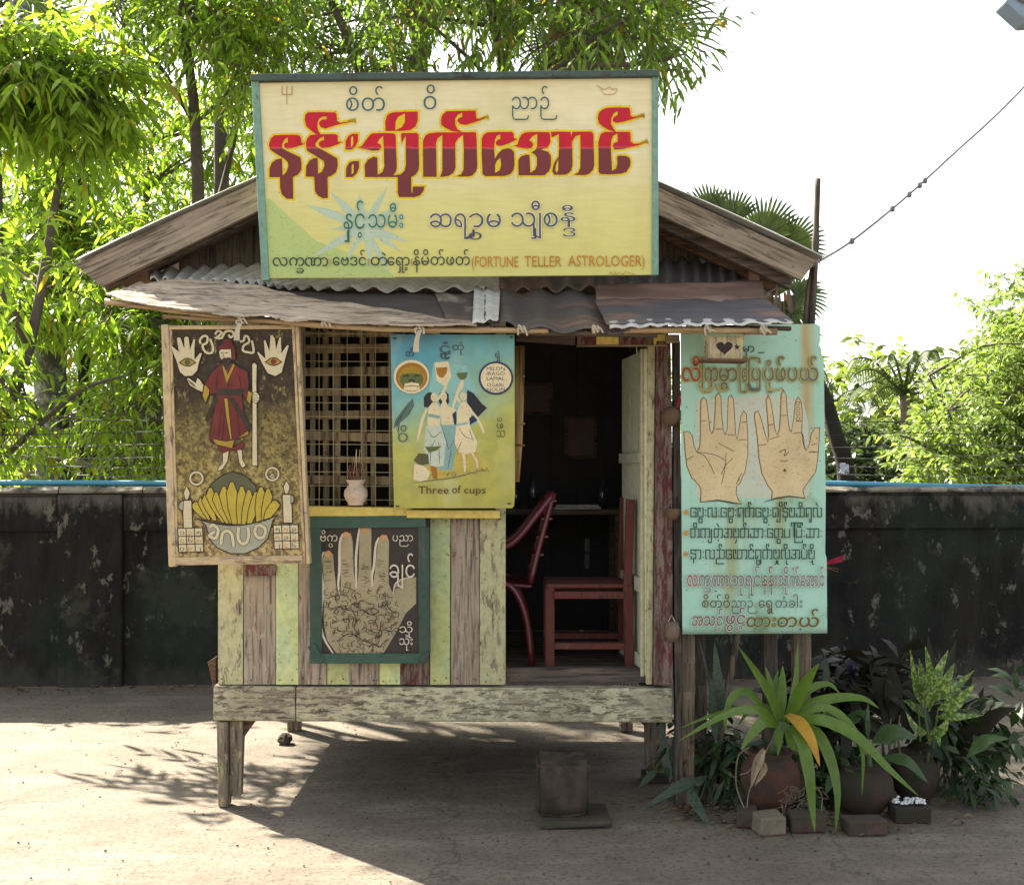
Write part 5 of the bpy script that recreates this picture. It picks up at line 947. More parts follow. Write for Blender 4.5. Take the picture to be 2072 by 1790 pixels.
leafy('willow_leaf_tree', 'taller leafy tree rising behind the left slope of the tin roof', P(370, 0, 10.4).xy.to_3d(), [([P(370, 1300, 10.4), P(360, 900, 10.4), P(400, 560, 10.4), P(395, 250, 10.4), P(372, 60, 10.3), P(350, -120, 10.2)], .09, .025), ([P(360, 900, 10.4), P(300, 840, 9.9), P(270, 940, 9.7)], .03, .012), ([P(395, 250, 10.4), P(320, 130, 10.1), P(255, 60, 10)], .03, .01), ([P(400, 560, 10.4), P(470, 300, 10.8), P(500, 80, 11)], .04, .012)], cl2, .34, LEAF1, L=.12, W=.029, nt_=14)
cl3 = regions(66, [(520, 1000, -140, 150), (930, 1330, 30, 160), (1000, 1350, -140, 60), (560, 900, 100, 400)], lambda x, y: not (530 < x < 690 and 60 < y < 130) and not (x > 1000 and 55 < y < 95) and not (860 < x < 960 and 25 < y < 75) and gaps(x, y), (9.6, 11.6)) + [P(*q) for q in ((1350, 125, 10), (1310, 20, 10.4))]
leafy('willow_leaf_tree', 'darker leafy tree whose branches show over the top edge of the signboard', P(780, 0, 10.6).xy.to_3d(), [([P(790, 1300, 10.6), P(800, 800, 10.6), P(760, 400, 10.6), P(730, 150, 10.6), P(640, -60, 10.5)], .10, .03), ([P(800, 800, 10.6), P(960, 400, 10.6), P(1100, 160, 10.4), P(1300, 130, 10), P(1385, 110, 10)], .06, .008), ([P(760, 400, 10.6), P(820, 160, 10.8), P(900, 20, 10.8), P(1000, -80, 10.9)], .05, .015), ([P(1100, 160, 10.4), P(1230, 60, 10.2), P(1340, 10, 10.2)], .03, .01)], cl3, .33, LEAF2, L=.13, W=.03, nt_=12, hang=.7)
# sun shade: the same trees go on above the picture, over the yard to the right
cl4 = [Vector((random.uniform(-2.3, 1.7), random.uniform(9.3, 12.2), random.uniform(5.3, 7.6))) for _ in range(55)]; cl4 = [c for c in cl4 if not sunny(c)]
leafy('willow_leaf_tree', 'tall leafy tree behind the booth with its crown above the top of the picture', Vector((1.2, 11.6, 0)), [([Vector((.6, 11.6, 0)), Vector((.5, 11.6, 2.5)), Vector((0, 11.2, 5)), Vector((-.4, 10.8, 7))], .12, .03)], cl4, .42, LEAF2, nt_=12, L=.15, W=.036)
# bushes beyond the wall
cl5 = regions(85, [(-40, 340, 800, 985), (190, 330, 700, 985), (-60, 60, 880, 985)], lambda x, y: gaps(x, y), (13.9, 15.2))
leafy('thicket_bush', 'pale green small leaved thicket filling in behind the palm trunks', P(200, 0, 12).xy.to_3d(), [([P(200, 1200, 12), P(210, 900, 12), P(240, 760, 12)], .05, .01)], cl5, .42, LEAFF, nt_=15, nl=12, L=.085, W=.03, cat='bush', hang=.2)
def bushR(x, y): return y > 1020 - (x - 1780) * 1.25 if x < 1920 else y > 835 - (x - 1920) * 1.45
cl6 = regions(105, [(1790, 2130, 560, 985)], bushR, (10.5, 12.8))
leafy('feathery_bush', 'tall sprawling feathery leaved bush beyond the wall at the far right', P(1990, 0, 11.6).xy.to_3d(), [([P(1990, 1200, 11.6), P(2010, 980, 11.6), P(2050, 780, 11.6), P(2085, 600, 11.5)], .05, .012), ([P(1990, 1200, 11.6), P(1940, 900, 11.4), P(1880, 760, 11.2)], .04, .008), ([P(2010, 980, 11.6), P(1870, 900, 11), P(1820, 880, 10.9)], .03, .008)], cl6, .36, LEAF3, nt_=14, nl=15, L=.095, W=.034, cat='bush', hang=.35)
cl7 = regions(48, [(1660, 1860, 895, 985)], None, (13, 15))
leafy('round_leaf_bush', 'dark rounded bush between the green board and the feathery bush', P(1760, 0, 14).xy.to_3d(), [([P(1760, 1200, 14), P(1760, 960, 14), P(1750, 850, 14)], .07, .02)], cl7, .38, LEAF4, nt_=15, nl=12, L=.11, W=.05, cat='bush', hang=.3)
b = MB(); limbs(b, [P(1716, 1180, 12.2), P(1712, 960, 12.2), P(1690, 880, 12.2), P(1668, 800, 12.2), P(1640, 740, 12.3)], .11, .06); t = thing('leaning_tree', 'bare dark leaning tree trunk just right of the green board', 'tree', P(1712, 0, 12.2).xy.to_3d()); b.build('trunk', BARKD, t, smooth_=True)
# distant tree line so that the yard does not end in bare sky
for k, (x, Y, h, wd, lab) in enumerate(((1500, 30, 4.2, 9, 'distant low row of trees far behind the booth'), (2050, 26, 3.6, 6, 'distant trees far beyond the feathery bush'), (150, 26, 4.0, 7, 'distant trees far beyond the left thicket'))):
    c0 = P(x, HZ, Y); cl = [Vector((c0.x + random.uniform(-wd, wd), Y + random.uniform(-1.5, 1.5), random.uniform(.5, h))) for _ in range(60)]
    leafy('distant_tree', lab, Vector((c0.x, Y, 0)), [([Vector((c0.x, Y, 0)), Vector((c0.x, Y, h * .8))], .2, .05)], cl, 1.1, LEAFF, nt_=14, nl=12, L=.3, W=.12, hang=.3, reach=False)
cl8 = regions(88, [(40, 540, 130, 640), (-30, 120, 380, 700), (200, 320, 60, 200)], lambda x, y: ((x - 265) / 60) ** 2 + ((y - 92) / 34) ** 2 > 1 and ((x - 235) / 40) ** 2 + ((y - 725) / 34) ** 2 > 1, (13.2, 16))
leafy('willow_leaf_tree', 'more distant leafy tree seen between the nearer trunks above the left roof slope', P(300, 0, 14.8).xy.to_3d(), [([P(300, 1150, 14.8), P(310, 850, 14.8), P(290, 500, 14.8), P(320, 200, 14.6)], .11, .02)], cl8, .5, LEAF1, L=.15, W=.036, nt_=16)
cl9 = regions(62, [(-40, 260, 290, 640), (-30, 150, 560, 690)], None, (11.7, 12.5))
leafy('willow_leaf_tree', 'leafy tree hanging its drooping sprays over the tops of the two left palm trunks', P(240, 0, 12.3).xy.to_3d(), [([P(245, 1180, 12.3), P(240, 900, 12.3), P(215, 600, 12.2), P(120, 420, 12.1)], .05, .015), ([P(240, 900, 12.3), P(160, 850, 12.1), P(60, 840, 12)], .025, .01)], cl9, .36, LEAF1, L=.14, W=.034, nt_=13)
# ---- palms
def fan(mbg, c, d, r_, n=24, spread=2.6, droop=.12, w_=.05):
    """one fan leaf: blades radiating in the plane roughly square to the viewing side"""
    d = Vector(d).normalized(); side = d.cross(Vector((random.uniform(-.3, .3), -1, random.uniform(-.2, .3)))).normalized(); nrm = side.cross(d)
    for i in range(n):
        a = (i / (n - 1) - .5) * spread; e = d * math.cos(a) + side * math.sin(a); l = r_ * (.82 + .18 * math.cos(a)) * random.uniform(.9, 1.05); s2 = e.cross(nrm).normalized(); q = [c + e * l * .1, c + e * l * .5, c + e * l * .82 - Vector((0, 0, droop * l * .3)), c + e * l - Vector((0, 0, droop * l))]
        wd = [w_ * .3, w_ * .55, w_ * .4, .002]; vs_ = []
        for p, ww in zip(q, wd): vs_ += [p - s2 * ww * .5, p + nrm * ww * .25, p + s2 * ww * .5]
        mbg.add(vs_, [f for k in range(3) for f in ((k * 3, k * 3 + 1, k * 3 + 4, k * 3 + 3), (k * 3 + 1, k * 3 + 2, k * 3 + 5, k * 3 + 4))])
def fanpalm(name, label, path, r0, r1, R_, nf, skirt=0, bark=BARKD, fanr=.62, up=1, n=24, lo=-.3):
    t = thing(name, label, 'palm tree', Vector(path[0]).xy.to_3d()); b = MB(); pts = smooth(path, 30); b.tube(pts, [(r0 + (r1 - r0) * i / 30) * (1 + .05 * (i % 2)) for i in range(31)], 10); b.build('trunk', bark, t, smooth_=True)
    top = pts[-1]; b = MB(); st = MB()
    for k in range(nf):
        a = k * 2.4 + random.uniform(-.3, .3); el = lo + (1.4 - lo) * (k / nf) * up; d = Vector((math.cos(a) * math.cos(el), math.sin(a) * math.cos(el), math.sin(el))); e = top + d * R_ * random.uniform(.75, 1.1); st.tube(smooth([top, top.lerp(e, .5) + Vector((0, 0, .06)), e], 5), [.02, .016, .014, .012, .01, .009], 5); fan(b, e, d + Vector((0, 0, -.1)), fanr * random.uniform(.8, 1.1), n)
    b.build('crown', PALMG, t); st.build('leaf_stalk', PALMG, t)
    if skirt:
        b = MB()
        for k in range(int(90 * skirt)):
            a = random.uniform(0, 6.3); rr = random.uniform(.02, .22) * (.6 + skirt * .4); z = random.uniform(-.1, .25); p = top + Vector((math.cos(a) * (r1 + rr * .4), math.sin(a) * (r1 + rr * .4), z)); l = random.uniform(.3, .75) * (.6 + skirt * .5)
            b.ribbon([p, p + Vector((math.cos(a) * rr * .5, math.sin(a) * rr * .5, -l * .5)), p + Vector((math.cos(a) * rr * .6 + random.uniform(-.04, .04), math.sin(a) * rr * .6, -l))], random.uniform(.02, .05), .3, n=5)
        b.build('dead_skirt', PALMD, t)
    return t
def V(x, y, Y): return tuple(P(x, y, Y))
fanpalm('sugar_palm', 'thick lichen spotted palm trunk leaning up through the leaves at the left', [V(112, 1200, 12.9)[:2] + (0,), V(108, 970, 12.9), V(98, 700, 12.9), V(78, 420, 12.9), V(46, 120, 12.9), V(30, -160, 12.9)], .205, .13, .9, 18, 0, LICH)
fanpalm('sugar_palm', 'slim black palm trunk with a ragged brown skirt next to the lichen spotted trunk', [V(176, 1200, 12.7)[:2] + (0,), V(176, 970, 12.7), V(172, 760, 12.7), V(172, 640, 12.7), V(174, 580, 12.7)], .07, .075, .35, 9, .8, BARKD, fanr=.4)
fanpalm('sugar_palm', 'palm trunk cut by the left edge of the picture', [V(-8, 1200, 11.0)[:2] + (0,), V(-4, 960, 11.0), V(-4, 700, 11.0), V(-10, 300, 11.0), V(-16, 40, 11)], .06, .06, .5, 10, .4, BARKT)
fanpalm('sugar_palm', 'grey palm trunk behind the leafy tree left of the signboard with hanging fronds', [V(452, 1250, 13)[:2] + (0,), V(450, 700, 13), V(448, 300, 13), V(446, 60, 13), V(444, -20, 13)], .09, .075, .7, 16, 1.3, BARKT, fanr=.8)
fanpalm('sugar_palm', 'grey palm trunk above the middle of the signboard', [V(850, 1250, 12.5)[:2] + (0,), V(850, 700, 12.5), V(850, 250, 12.5), V(848, 20, 12.5), V(848, -40, 12.5)], .10, .085, .7, 16, 1.0, BARKT, fanr=.8)
fanpalm('sugar_palm', 'palm with a thick dark hanging skirt above the right half of the signboard', [V(1184, 1250, 12)[:2] + (0,), V(1184, 700, 12), V(1184, 200, 12), V(1184, 60, 12), V(1186, 20, 12)], .10, .10, .7, 18, 2.2, BARKD, fanr=.8)
fanpalm('small_fan_palm', 'small fan palm with stiff fingered leaves behind the right roof slope', [V(1585, 1220, 9.8)[:2] + (0,), V(1585, 900, 9.8), V(1582, 720, 9.8), V(1578, 640, 9.8)], .09, .07, .22, 7, .5, BARKD, fanr=.26, n=16, lo=-.6)
t = bpy.data.objects['small_fan_palm']; b = MB()
for x, y, dx, dz in ((1545, 480, .25, 1), (1480, 455, -.25, 1), (1590, 500, .9, .5), (1440, 440, -.6, .9), (1600, 590, .8, -.5), (1570, 610, .3, -.9)): fan(b, P(x, y, 9.75), (dx, -.1, dz), random.uniform(.30, .38), 20, 2.4, .06, .052)
b.build('crown', PALMG, t)
def coconut(label, path, n, L_, seed):
    random.seed(seed); t = thing('coconut_palm', label, 'palm tree', Vector(path[0]).xy.to_3d(), 'coconut palms far beyond the wall'); b = MB(); pts = smooth(path, 16); b.tube(pts, [.16 - .004 * i for i in range(17)], 8); b.build('trunk', BARKT, t, smooth_=True); top = pts[-1]; b = MB()
    for k in range(n):
        a = k * 2.4 + random.uniform(-.2, .2); el = random.uniform(-.1, 1.1); d = Vector((math.cos(a) * math.cos(el), math.sin(a) * math.cos(el), math.sin(el))); l = L_ * random.uniform(.8, 1.1); rach = smooth([top, top + d * l * .5 + Vector((0, 0, .15)), top + d * l * .85 - Vector((0, 0, l * .1)), top + d * l - Vector((0, 0, l * .35))], 22); b.tube(rach, [.03 * (1 - i / 23) + .004 for i in range(23)], 4)
        for i in range(2, 23):
            dr = (rach[min(i + 1, 22)] - rach[i - 1]).normalized(); sd = dr.cross(Vector((0, 0, 1))).normalized(); ll = l * .28 * math.sin(math.pi * min(1, i / 22 * .9 + .1)) + .05
            for s in (-1, 1):
                for q in (0,):
                    p = rach[i - 1].lerp(rach[i], q); e = p + (sd * s * .75 + dr * .45 - Vector((0, 0, .75))) * ll; wv = dr * .022; b.add([p - wv * .8, p + wv * .8, e], [(0, 1, 2)])
    b.build('crown', PALMG, t); return t
coconut('larger coconut palm far off with spreading fronds over the dark rounded bush', [V(1838, 1040, 24)[:2] + (0,), V(1836, 900, 24), V(1830, 800, 24)], 15, 1.55, 3)
coconut('smaller coconut palm far off just right of the green board edge', [V(1682, 1040, 27)[:2] + (0,), V(1682, 900, 27), V(1686, 815, 27)], 13, 1.4, 9)
random.seed(21)
# ------------------------------------------------------------------ things inside, on and around the booth
REDW = wood('red_chair_wood', (.13, .062, .042, 1), (.075, .034, .025, 1), 'z', (.12, .03, .024, 1), .48); REDP = paint('red_plastic', (.12, .018, .024, 1), .2, .35, 8, spec=.5, bump=0)
ch = thing('wooden_chair', 'red painted wooden chair standing side on in the doorway', 'chair', (.38, 5.72, .605))
def cpart(name, boxes, m_=REDW):
    b = MB()
    for p0, p1, w_, h_ in boxes: b.bar(p0, p1, w_, h_, (0, 1, 0))
    return b.build(name, m_, ch, bevel=.004)
fl = .603; cx0, cx1, cy0, cy1 = .185, .565, 5.62, 5.96
for y in (cy0, cy1):
    cpart('leg', [((cx0, y, fl), (cx0, y, fl + .41), .045, .045)]); cpart('rear_leg', [((cx1 + .01, y, fl), (cx1, y, fl + .42), .045, .052), ((cx1, y, fl + .415), (cx1 + .015, y, fl + .84), .04, .05)])
    cpart('side_rail', [((cx0 + .018, y, fl + .375), (cx1 - .016, y, fl + .375), .035, .085)]); cpart('rung', [((cx0 + .018, y, fl + .125), (cx1 - .014, y, fl + .125), .03, .06)])
b = MB(); b.box(((cx0 + cx1) / 2, (cy0 + cy1) / 2, fl + .418), (cx1 - cx0 + .04, cy1 - cy0 + .05, .02)); b.build('seat', REDW, ch, bevel=.006)
for z in (.80, .66): cpart('back_rail', [((cx1 + .012, cy0 + .018, fl + z), (cx1 + .012, cy1 - .018, fl + z), .06, .02)])
pc = thing('plastic_armchair', 'dark red plastic armchair half hidden behind the plank wall by the doorway', 'chair', (-.12, 5.95, .605))
for y in (5.72, 6.16):
    b = MB(); b.tube(smooth([(-.30, y, 1.21), (-.06, y - .005, 1.20), (.03, y, 1.25), (.12, y + .02, 1.36), (.21, y + .06, 1.47)], 16), [.018] * 17, 8); b.build('armrest', REDP, pc, smooth_=True)
    b = MB(); b.tube(smooth([(-.26, y, .605), (-.23, y, .85), (-.24, y, 1.20)], 8), .017, 8); b.build('leg', REDP, pc, smooth_=True)
    b = MB(); b.tube(smooth([(.10, y, .605), (.07, y, .85), (.0, y, 1.0), (-.1, y, 1.03)], 10), .018, 8); b.build('leg', REDP, pc, smooth_=True)
    b = MB(); b.tube(smooth([(.21, y + .06, 1.47), (.14, y + .04, 1.22), (.09, y + .02, 1.02)], 8), .016, 8); b.build('back_post', REDP, pc, smooth_=True)
b = MB(); b.quadbox([(-.28, 1.02), (.1, .995), (.1, 1.012), (-.28, 1.037)], 5.73, 6.15); b.build('seat', REDP, pc, bevel=.008)
b = MB()
for k in range(4): b.bar((.13 + .022 * k, 5.76, 1.16 + .09 * k), (.13 + .022 * k, 6.18, 1.16 + .09 * k), .06, .012)
b.build('backrest', REDP, pc, bevel=.004)
tbm = wood('table_wood', (.10, .075, .055, 1), (.06, .045, .035, 1), 'x', None)
tb2 = thing('reading_table', 'dark wooden table at the back of the booth behind the chairs', 'table', (.2, 6.6, .605)); b = MB(); b.box((.2, 6.62, 1.35), (.9, .5, .03)); b.build('table_top', tbm, tb2, bevel=.004)
for x in (-.2, .6):
    for y in (6.42, 6.82): b = MB(); b.box((x, y, .97), (.05, .05, .73)); b.build('leg', tbm, tb2)
PAPER = paint('old_paper', (.30, .29, .26, 1), .3, .8, 20); b = MB(); b.box((.36, 6.46, 1.372), (.26, .14, .012), Matrix.Rotation(.1, 3, 'Z')); b.box((.37, 6.47, 1.384), (.24, .13, .01), Matrix.Rotation(-.08, 3, 'Z')); tag(b.build('paper_stack', PAPER, loc=(.36, 6.46, 1.366), bevel=.002), 'pale stack of papers on the dark table inside the booth', 'papers')
POTC = paint('plaster_pot', RGB(206, 184, 160), .2, .8, 18, RGB(150, 120, 100), .36); POTD = paint('dark_pot_clay', RGB(92, 70, 62), .3, .7, 16)
q = P(720, 1022, 5.34); jp = thing('incense_pot', 'small cream clay pot of burnt incense sticks on the yellow window sill', 'pot', q)
b = MB(); k = .00232
b.lathe([(.0, 0), (14 * k, 0), (16 * k, 2 * k), (15 * k, 4 * k), (20 * k, 10 * k), (24 * k, 20 * k), (23 * k, 30 * k), (16 * k, 38 * k), (14 * k, 42 * k), (20 * k, 50 * k), (19 * k, 51 * k), (12 * k, 44 * k), (0, 44 * k)], q, 22); b.build('pot_body', POTC, jp, smooth_=True)
STICK = paint('incense_stick', (.28, .12, .07, 1), .4, .8, 40, bump=0); STICKP = paint('pale_stick', (.55, .44, .28, 1), .2, .8, 40, bump=0); STICKR = paint('joss_red', (.42, .02, .06, 1), .3, .8, 40, bump=0)
for i in range(26):
    a = random.uniform(0, 6.3); t = random.uniform(.01, .035); l = random.uniform(.05, .10) if i > 2 else .16; tx = random.uniform(-.03, .03); b = MB(); p0 = q + Vector((math.cos(a) * .015, math.sin(a) * .015, .1)); p1 = p0 + Vector((tx, math.sin(a) * .012, l)); b.tube([p0, p1], .0017, 4); b.build('incense_stick', STICKP if i < 3 else STICK, jp)
q = P(830, 1022, 5.46); b = MB(); b.lathe([(0, 0), (.035, 0), (.055, .035), (.062, .075), (.06, .077), (.05, .04), (0, .01)], q, 20); tag(b.build('dark_bowl', POTD, loc=q, smooth_=True), 'dark maroon bowl on the sill behind the wire, beside the tarot board', 'bowl')
# gourds tied to the door post, each stuck with incense
COCO = paint('coconut_shell', RGB(104, 82, 62), .35, .9, 20, RGB(84, 62, 48), .4, bump=.5); COCO2 = paint('pale_gourd', RGB(116, 98, 86), .3, .9, 18, bump=.4)
q = P(1357, 842, 5.345); cg = thing('coconut_holder', 'round brown coconut on the door post stuck with bright red joss sticks', 'holder', q)
b = MB(); b.lathe([(0, -.047), (.025, -.043), (.042, -.02), (.043, .008), (.033, .032), (.018, .044), (0, .045)], q, 20, rot=Matrix.Rotation(R(32), 3, 'Y')); b.build('shell', COCO, cg, smooth_=True)
for i in range(12):
    b = MB(); p0 = q + Vector((.022, -.012 + .002 * i, .034)); b.tube([p0, p0 + Vector((.045 + random.uniform(-.012, .014), random.uniform(-.02, .01), .075 + random.uniform(-.015, .025)))], .002, 4); b.build('joss_stick', STICKR, cg)
b = MB(); p0 = q + Vector((.02, -.01, .03)); b.tube([p0, p0 + Vector((.09, -.01, .1))], .0012, 4); b.build('joss_stick', STICK, cg)
q = P(1362, 1037, 5.36); b = MB(); b.lathe([(0, -.036), (.02, -.034), (.034, -.012), (.038, .018), (.036, .02), (.026, 0), (0, -.01)], q, 18); tag(b.build('coconut_cup', COCO, loc=q, smooth_=True), 'open half coconut cup fixed on the post at mid height, left of the palms', 'cup')
q = P(1360, 1277, 5.345); cs = thing('hanging_gourd', 'pale cut coconut hanging low on the door post by the corner of the green board', 'gourd', q); b = MB(); b.lathe([(0, -.052), (.022, -.045), (.034, -.015), (.035, .02), (.027, .04), (.018, .046), (0, .044)], q, 18); b.build('shell', COCO2, cs, smooth_=True); b = MB(); b.tube([q + Vector((-.02, 0, .04)), q + Vector((0, .02, .075)), q + Vector((.015, 0, .04))], .003, 5); b.build('string', CLOTH, cs)
q = P(1676, 1142, 5.36); js = thing('joss_bundle', 'bundle of red joss sticks poking out from behind the green board', 'incense', q)
for i in range(9):
    b = MB(); b.tube([q + Vector((-.04, .03, random.uniform(-.01, .01))), q + Vector((.06 + random.uniform(-.01, .02), .01, .025 + random.uniform(-.016, .02)))], .0028, 4); b.build('joss_stick', STICKR, js)
for i in range(2):
    b = MB(); b.tube([q + Vector((-.02, .02, -.01)), q + Vector((.05, .01, -.035 + .014 * i))], .0014, 4); b.build('joss_stick', STICK, js)
# posts that carry the green board
WPOST = wood('rotten_post', (.20, .155, .105, 1), (.09, .07, .05, 1), 'z', RGB(120, 112, 84), .62); WPOSTD = wood('black_post', (.10, .08, .06, 1), (.05, .04, .032, 1), 'z', None)
def post(name, label, x0, x1, y0, y1, Y, m_, slant=0, cat='post', d=.06):
    z1 = P(0, y0, Y).z; b = MB(); dx = P(x0 + slant, 0, Y).x - P(x0, 0, Y).x; a, c = P(x0, 0, Y).x, P(x1, 0, Y).x; zb = 0 if y1 is None else P(0, y1, Y).z
    n = 6
    def e(t, x): return (x + dx * t + random.uniform(-.003, .003), z1 + (zb - z1) * t)
    L_ = [e(i / n, a) for i in range(n + 1)]; R_ = [e(i / n, c) for i in range(n + 1)]
    for i in range(n): b.quadbox([L_[i], R_[i], R_[i + 1], L_[i + 1]], Y, Y + d)
    bmx = (a + dx, Y, zb); o = b.build(name, m_, loc=bmx); return tag(o, label, cat)
post('board_post', 'tall grey slatted post in the gap between door post and green board', 1362, 1376, 690, None, 5.40, WPOSTD, 6)
post('board_post', 'split brown post under the left corner of the green board', 1379, 1406, 1283, None, 5.42, WPOST, -2)
post('board_post', 'dark rotten post just right of the split brown post', 1403, 1428, 1270, None, 5.5, WPOSTD, 4)
post('board_post', 'pale slanting stick crossing under the green board', 1490, 1502, 1270, None, 5.56, WPOST, -60, d=.03)
post('board_post', 'dark square post under the middle of the green board', 1546, 1572, 1270, None, 5.5, WPOSTD, 2)
post('board_post', 'rough pale post under the right corner of the green board', 1606, 1640, 1262, None, 5.46, WPOST, 4)
b = MB(); pts = smooth([P(1640, 700, 5.40), P(1648, 560, 5.40), P(1651, 480, 5.40), P(1655, 362, 5.40)], 20); b.tube([P(1632, 1268, 5.40)] + pts, [.0165] + [.0155 * (1.22 if i in (12, 13) else 1) - .0001 * i for i in range(21)], 9); tag(b.build('bamboo_pole', BAMZ if 0 else WPOSTD, loc=P(1632, 1268, 5.40), smooth_=True), 'thin dark bamboo pole standing up past the right eave beside the green board', 'pole')
b = MB(); b.tube([P(1628, 700, 5.43), P(1634, 600, 5.42), P(1646, 528, 5.415)], [.014, .013, .011], 7); b.tube([P(1628, 700, 5.43), P(1630, 1262, 5.43)], .013, 7); tag(b.build('support_stick', WPOST, loc=P(1628, 1262, 5.43), smooth_=True), 'short leaning stick against the thin bamboo pole above the green board', 'stick')
b = MB(); b.box(P(1400, 735, 5.42), (.03, .03, .03)); CABLE = paint('old_cable', (.20, .19, .18, 1), .3, .7, 30, bump=0)
b = MB(); cp = smooth([P(1545, 596, 5.45), P(1600, 567, 5.40), P(1652, 532, 5.38), P(1720, 490, 5.5), P(1820, 410, 5.8), P(1920, 320, 6.1), P(2072, 176, 6.6), P(2300, -80, 7.4)], 60); b.tube(cp, .0062, 6)
for i in (26, 33, 36, 38, 39): b.box(cp[i], (.022, .022, .026))
tag(b.build('overhead_cable', CABLE, loc=cp[0], smooth_=True), 'grey knotted cable rising from the right eave to the top right of the picture', 'cable')
LAMPM = paint('lamp_paint', (.22, .30, .38, 1), .25, .5, 12, spec=.5); lp = thing('yard_lamp', 'corner of a blue grey lamp head at the top right edge of the picture', 'lamp', (4.3, 7.3, 0))
b = MB(); b.tube([(4.3, 7.3, 0), (4.3, 7.3, 5.0)], [.05, .04], 8); b.build('pole', LAMPM, lp, smooth_=True); b = MB(); b.tube(smooth([(4.3, 7.3, 4.9), (4.2, 7.25, 5.05), (3.7, 7.1, 4.78)], 8), .022, 6); b.build('arm', LAMPM, lp, smooth_=True)
Yl = 7.0; b = MB(); b.quadbox([tuple(P(x, y, Yl).xz) for x, y in ((2034, 4), (2078, 44), (2150, 40), (2150, -60), (2060, -70))], Yl, Yl + .16); b.build('lamp_head', LAMPM, lp, bevel=.01); b = MB(); b.quadbox([tuple(P(x, y, Yl).xz) for x, y in ((2056, 0), (2074, 8), (2140, 6), (2140, -30), (2066, -30))], Yl - .02, Yl - .003); b.build('glass', CABLE, lp)
# ---- step block, brick under leg, stone
CONC = paint('step_concrete', (.085, .066, .05, 1), .5, .95, 9, (.022, .02, .014, 1), .50, bump=1); MOSSY = paint('mossy_concrete', (.075, .066, .05, 1), .45, .95, 12, (.035, .036, .022, 1), .5, bump=.8)
sb = thing('step_block', 'squat square concrete step with a flat base under the doorway', 'step', P(1150, 1672, 5.1).xy.to_3d())
b = MB(); a = P(1086, 0, 5.12).x; c = P(1206, 0, 5.12).x; 
bm = bmesh.new(); bmesh.ops.create_cube(bm, size=1); bmesh.ops.bevel(bm, geom=list(bm.edges), offset=.06, segments=2, affect='EDGES'); bmesh.ops.subdivide_edges(bm, edges=list(bm.edges), cuts=5, use_grid_fill=True); bm.verts.index_update()
ctr = Vector(((a + c) / 2 - .01, 5.27, .245 / 2 + .03))
for vv in bm.verts: q = Vector((vv.co.x * (c - a - .03), vv.co.y * .24, vv.co.z * .245)); b.v.append(tuple(ctr + q + q.normalized() * (mnoise.noise(q * 14) * .010 + mnoise.noise(q * 45) * .005)))
for ff in bm.faces: b.f.append(tuple(x.index for x in ff.verts)); b.m.append(0)
bm.free(); b.build('block', CONC, sb, smooth_=True); b = MB(); b.box(((a + c) / 2 + .035, 5.24, .014), (c - a + .065, .30, .028), Matrix.Rotation(.02, 3, 'Z'), 0, .008); b.build('base_slab', MOSSY, sb, bevel=.01)
b = MB(); q = P(1326, 0, YR).xy.to_3d(); b.box(q + Vector((0, .04, .0225)), (.13, .12, .043), None, 0, .004); tag(b.build('leg_brick', CONC, loc=q, bevel=.006), 'flat brick packed under the right front leg of the booth', 'brick')
b = MB(); q = P(577, 1498, 6.66); q.z = .03; b.lathe([(0, -.03), (.036, -.03), (.046, -.012), (.034, .012), (.016, .024), (0, .026)], q, 8); b.v = [(x + random.uniform(-.008, .008), y, z + random.uniform(-.004, .006)) for x, y, z in b.v]; o = b.build('stone', CONC, loc=(q.x, q.y, 0)); tag(o, 'small dark stone lying in the sun under the left end of the booth', 'stone')
# ---- potted plants at the right
CLAY = paint('clay_pot', (.115, .052, .034, 1), .4, .9, 9, (.045, .034, .026, 1), .52, bump=.4); CLAYD = paint('old_clay_pot', (.055, .036, .026, 1), .4, .9, 9, (.028, .028, .018, 1), .54, bump=.4); SOIL = paint('soil', (.05, .038, .028, 1), .4, .95, 30, bump=.8)
STRAP = leafmat('strap_leaf', (.085, .16, .03, 1), (.13, .215, .035, 1), .35, rough=.35); STRAPY = leafmat('yellow_leaf', (.45, .24, .02, 1), (.5, .28, .03, 1), .3); VARI = leafmat('spotted_leaf', (.06, .12, .035, 1), (.085, .16, .04, 1), .3, stripe=(.30, .36, .09, 1), rough=.35); DARKL = leafmat('burgundy_leaf', (.014, .014, .010, 1), (.026, .025, .014, 1), .12, rough=.5, spec=.15, tcol=(1.2, 1, .6, 1)); GREENL = leafmat('plain_green_leaf', (.04, .085, .035, 1), (.06, .11, .04, 1), .25, rough=.3); SNAKE = leafmat('snake_leaf', (.028, .048, .03, 1), (.045, .07, .04, 1), .1, stripe=(.02, .035, .024, 1)); DRYL = leafmat('dry_leaf', (.20, .15, .10, 1), (.30, .23, .15, 1), .1, tcol=(1, .9, .7, 1))
STEM = paint('plant_stem', (.09, .13, .05, 1), .3, .6, 20, bump=0); ROOT = paint('dry_root', (.20, .15, .11, 1), .3, .9, 20, bump=0)
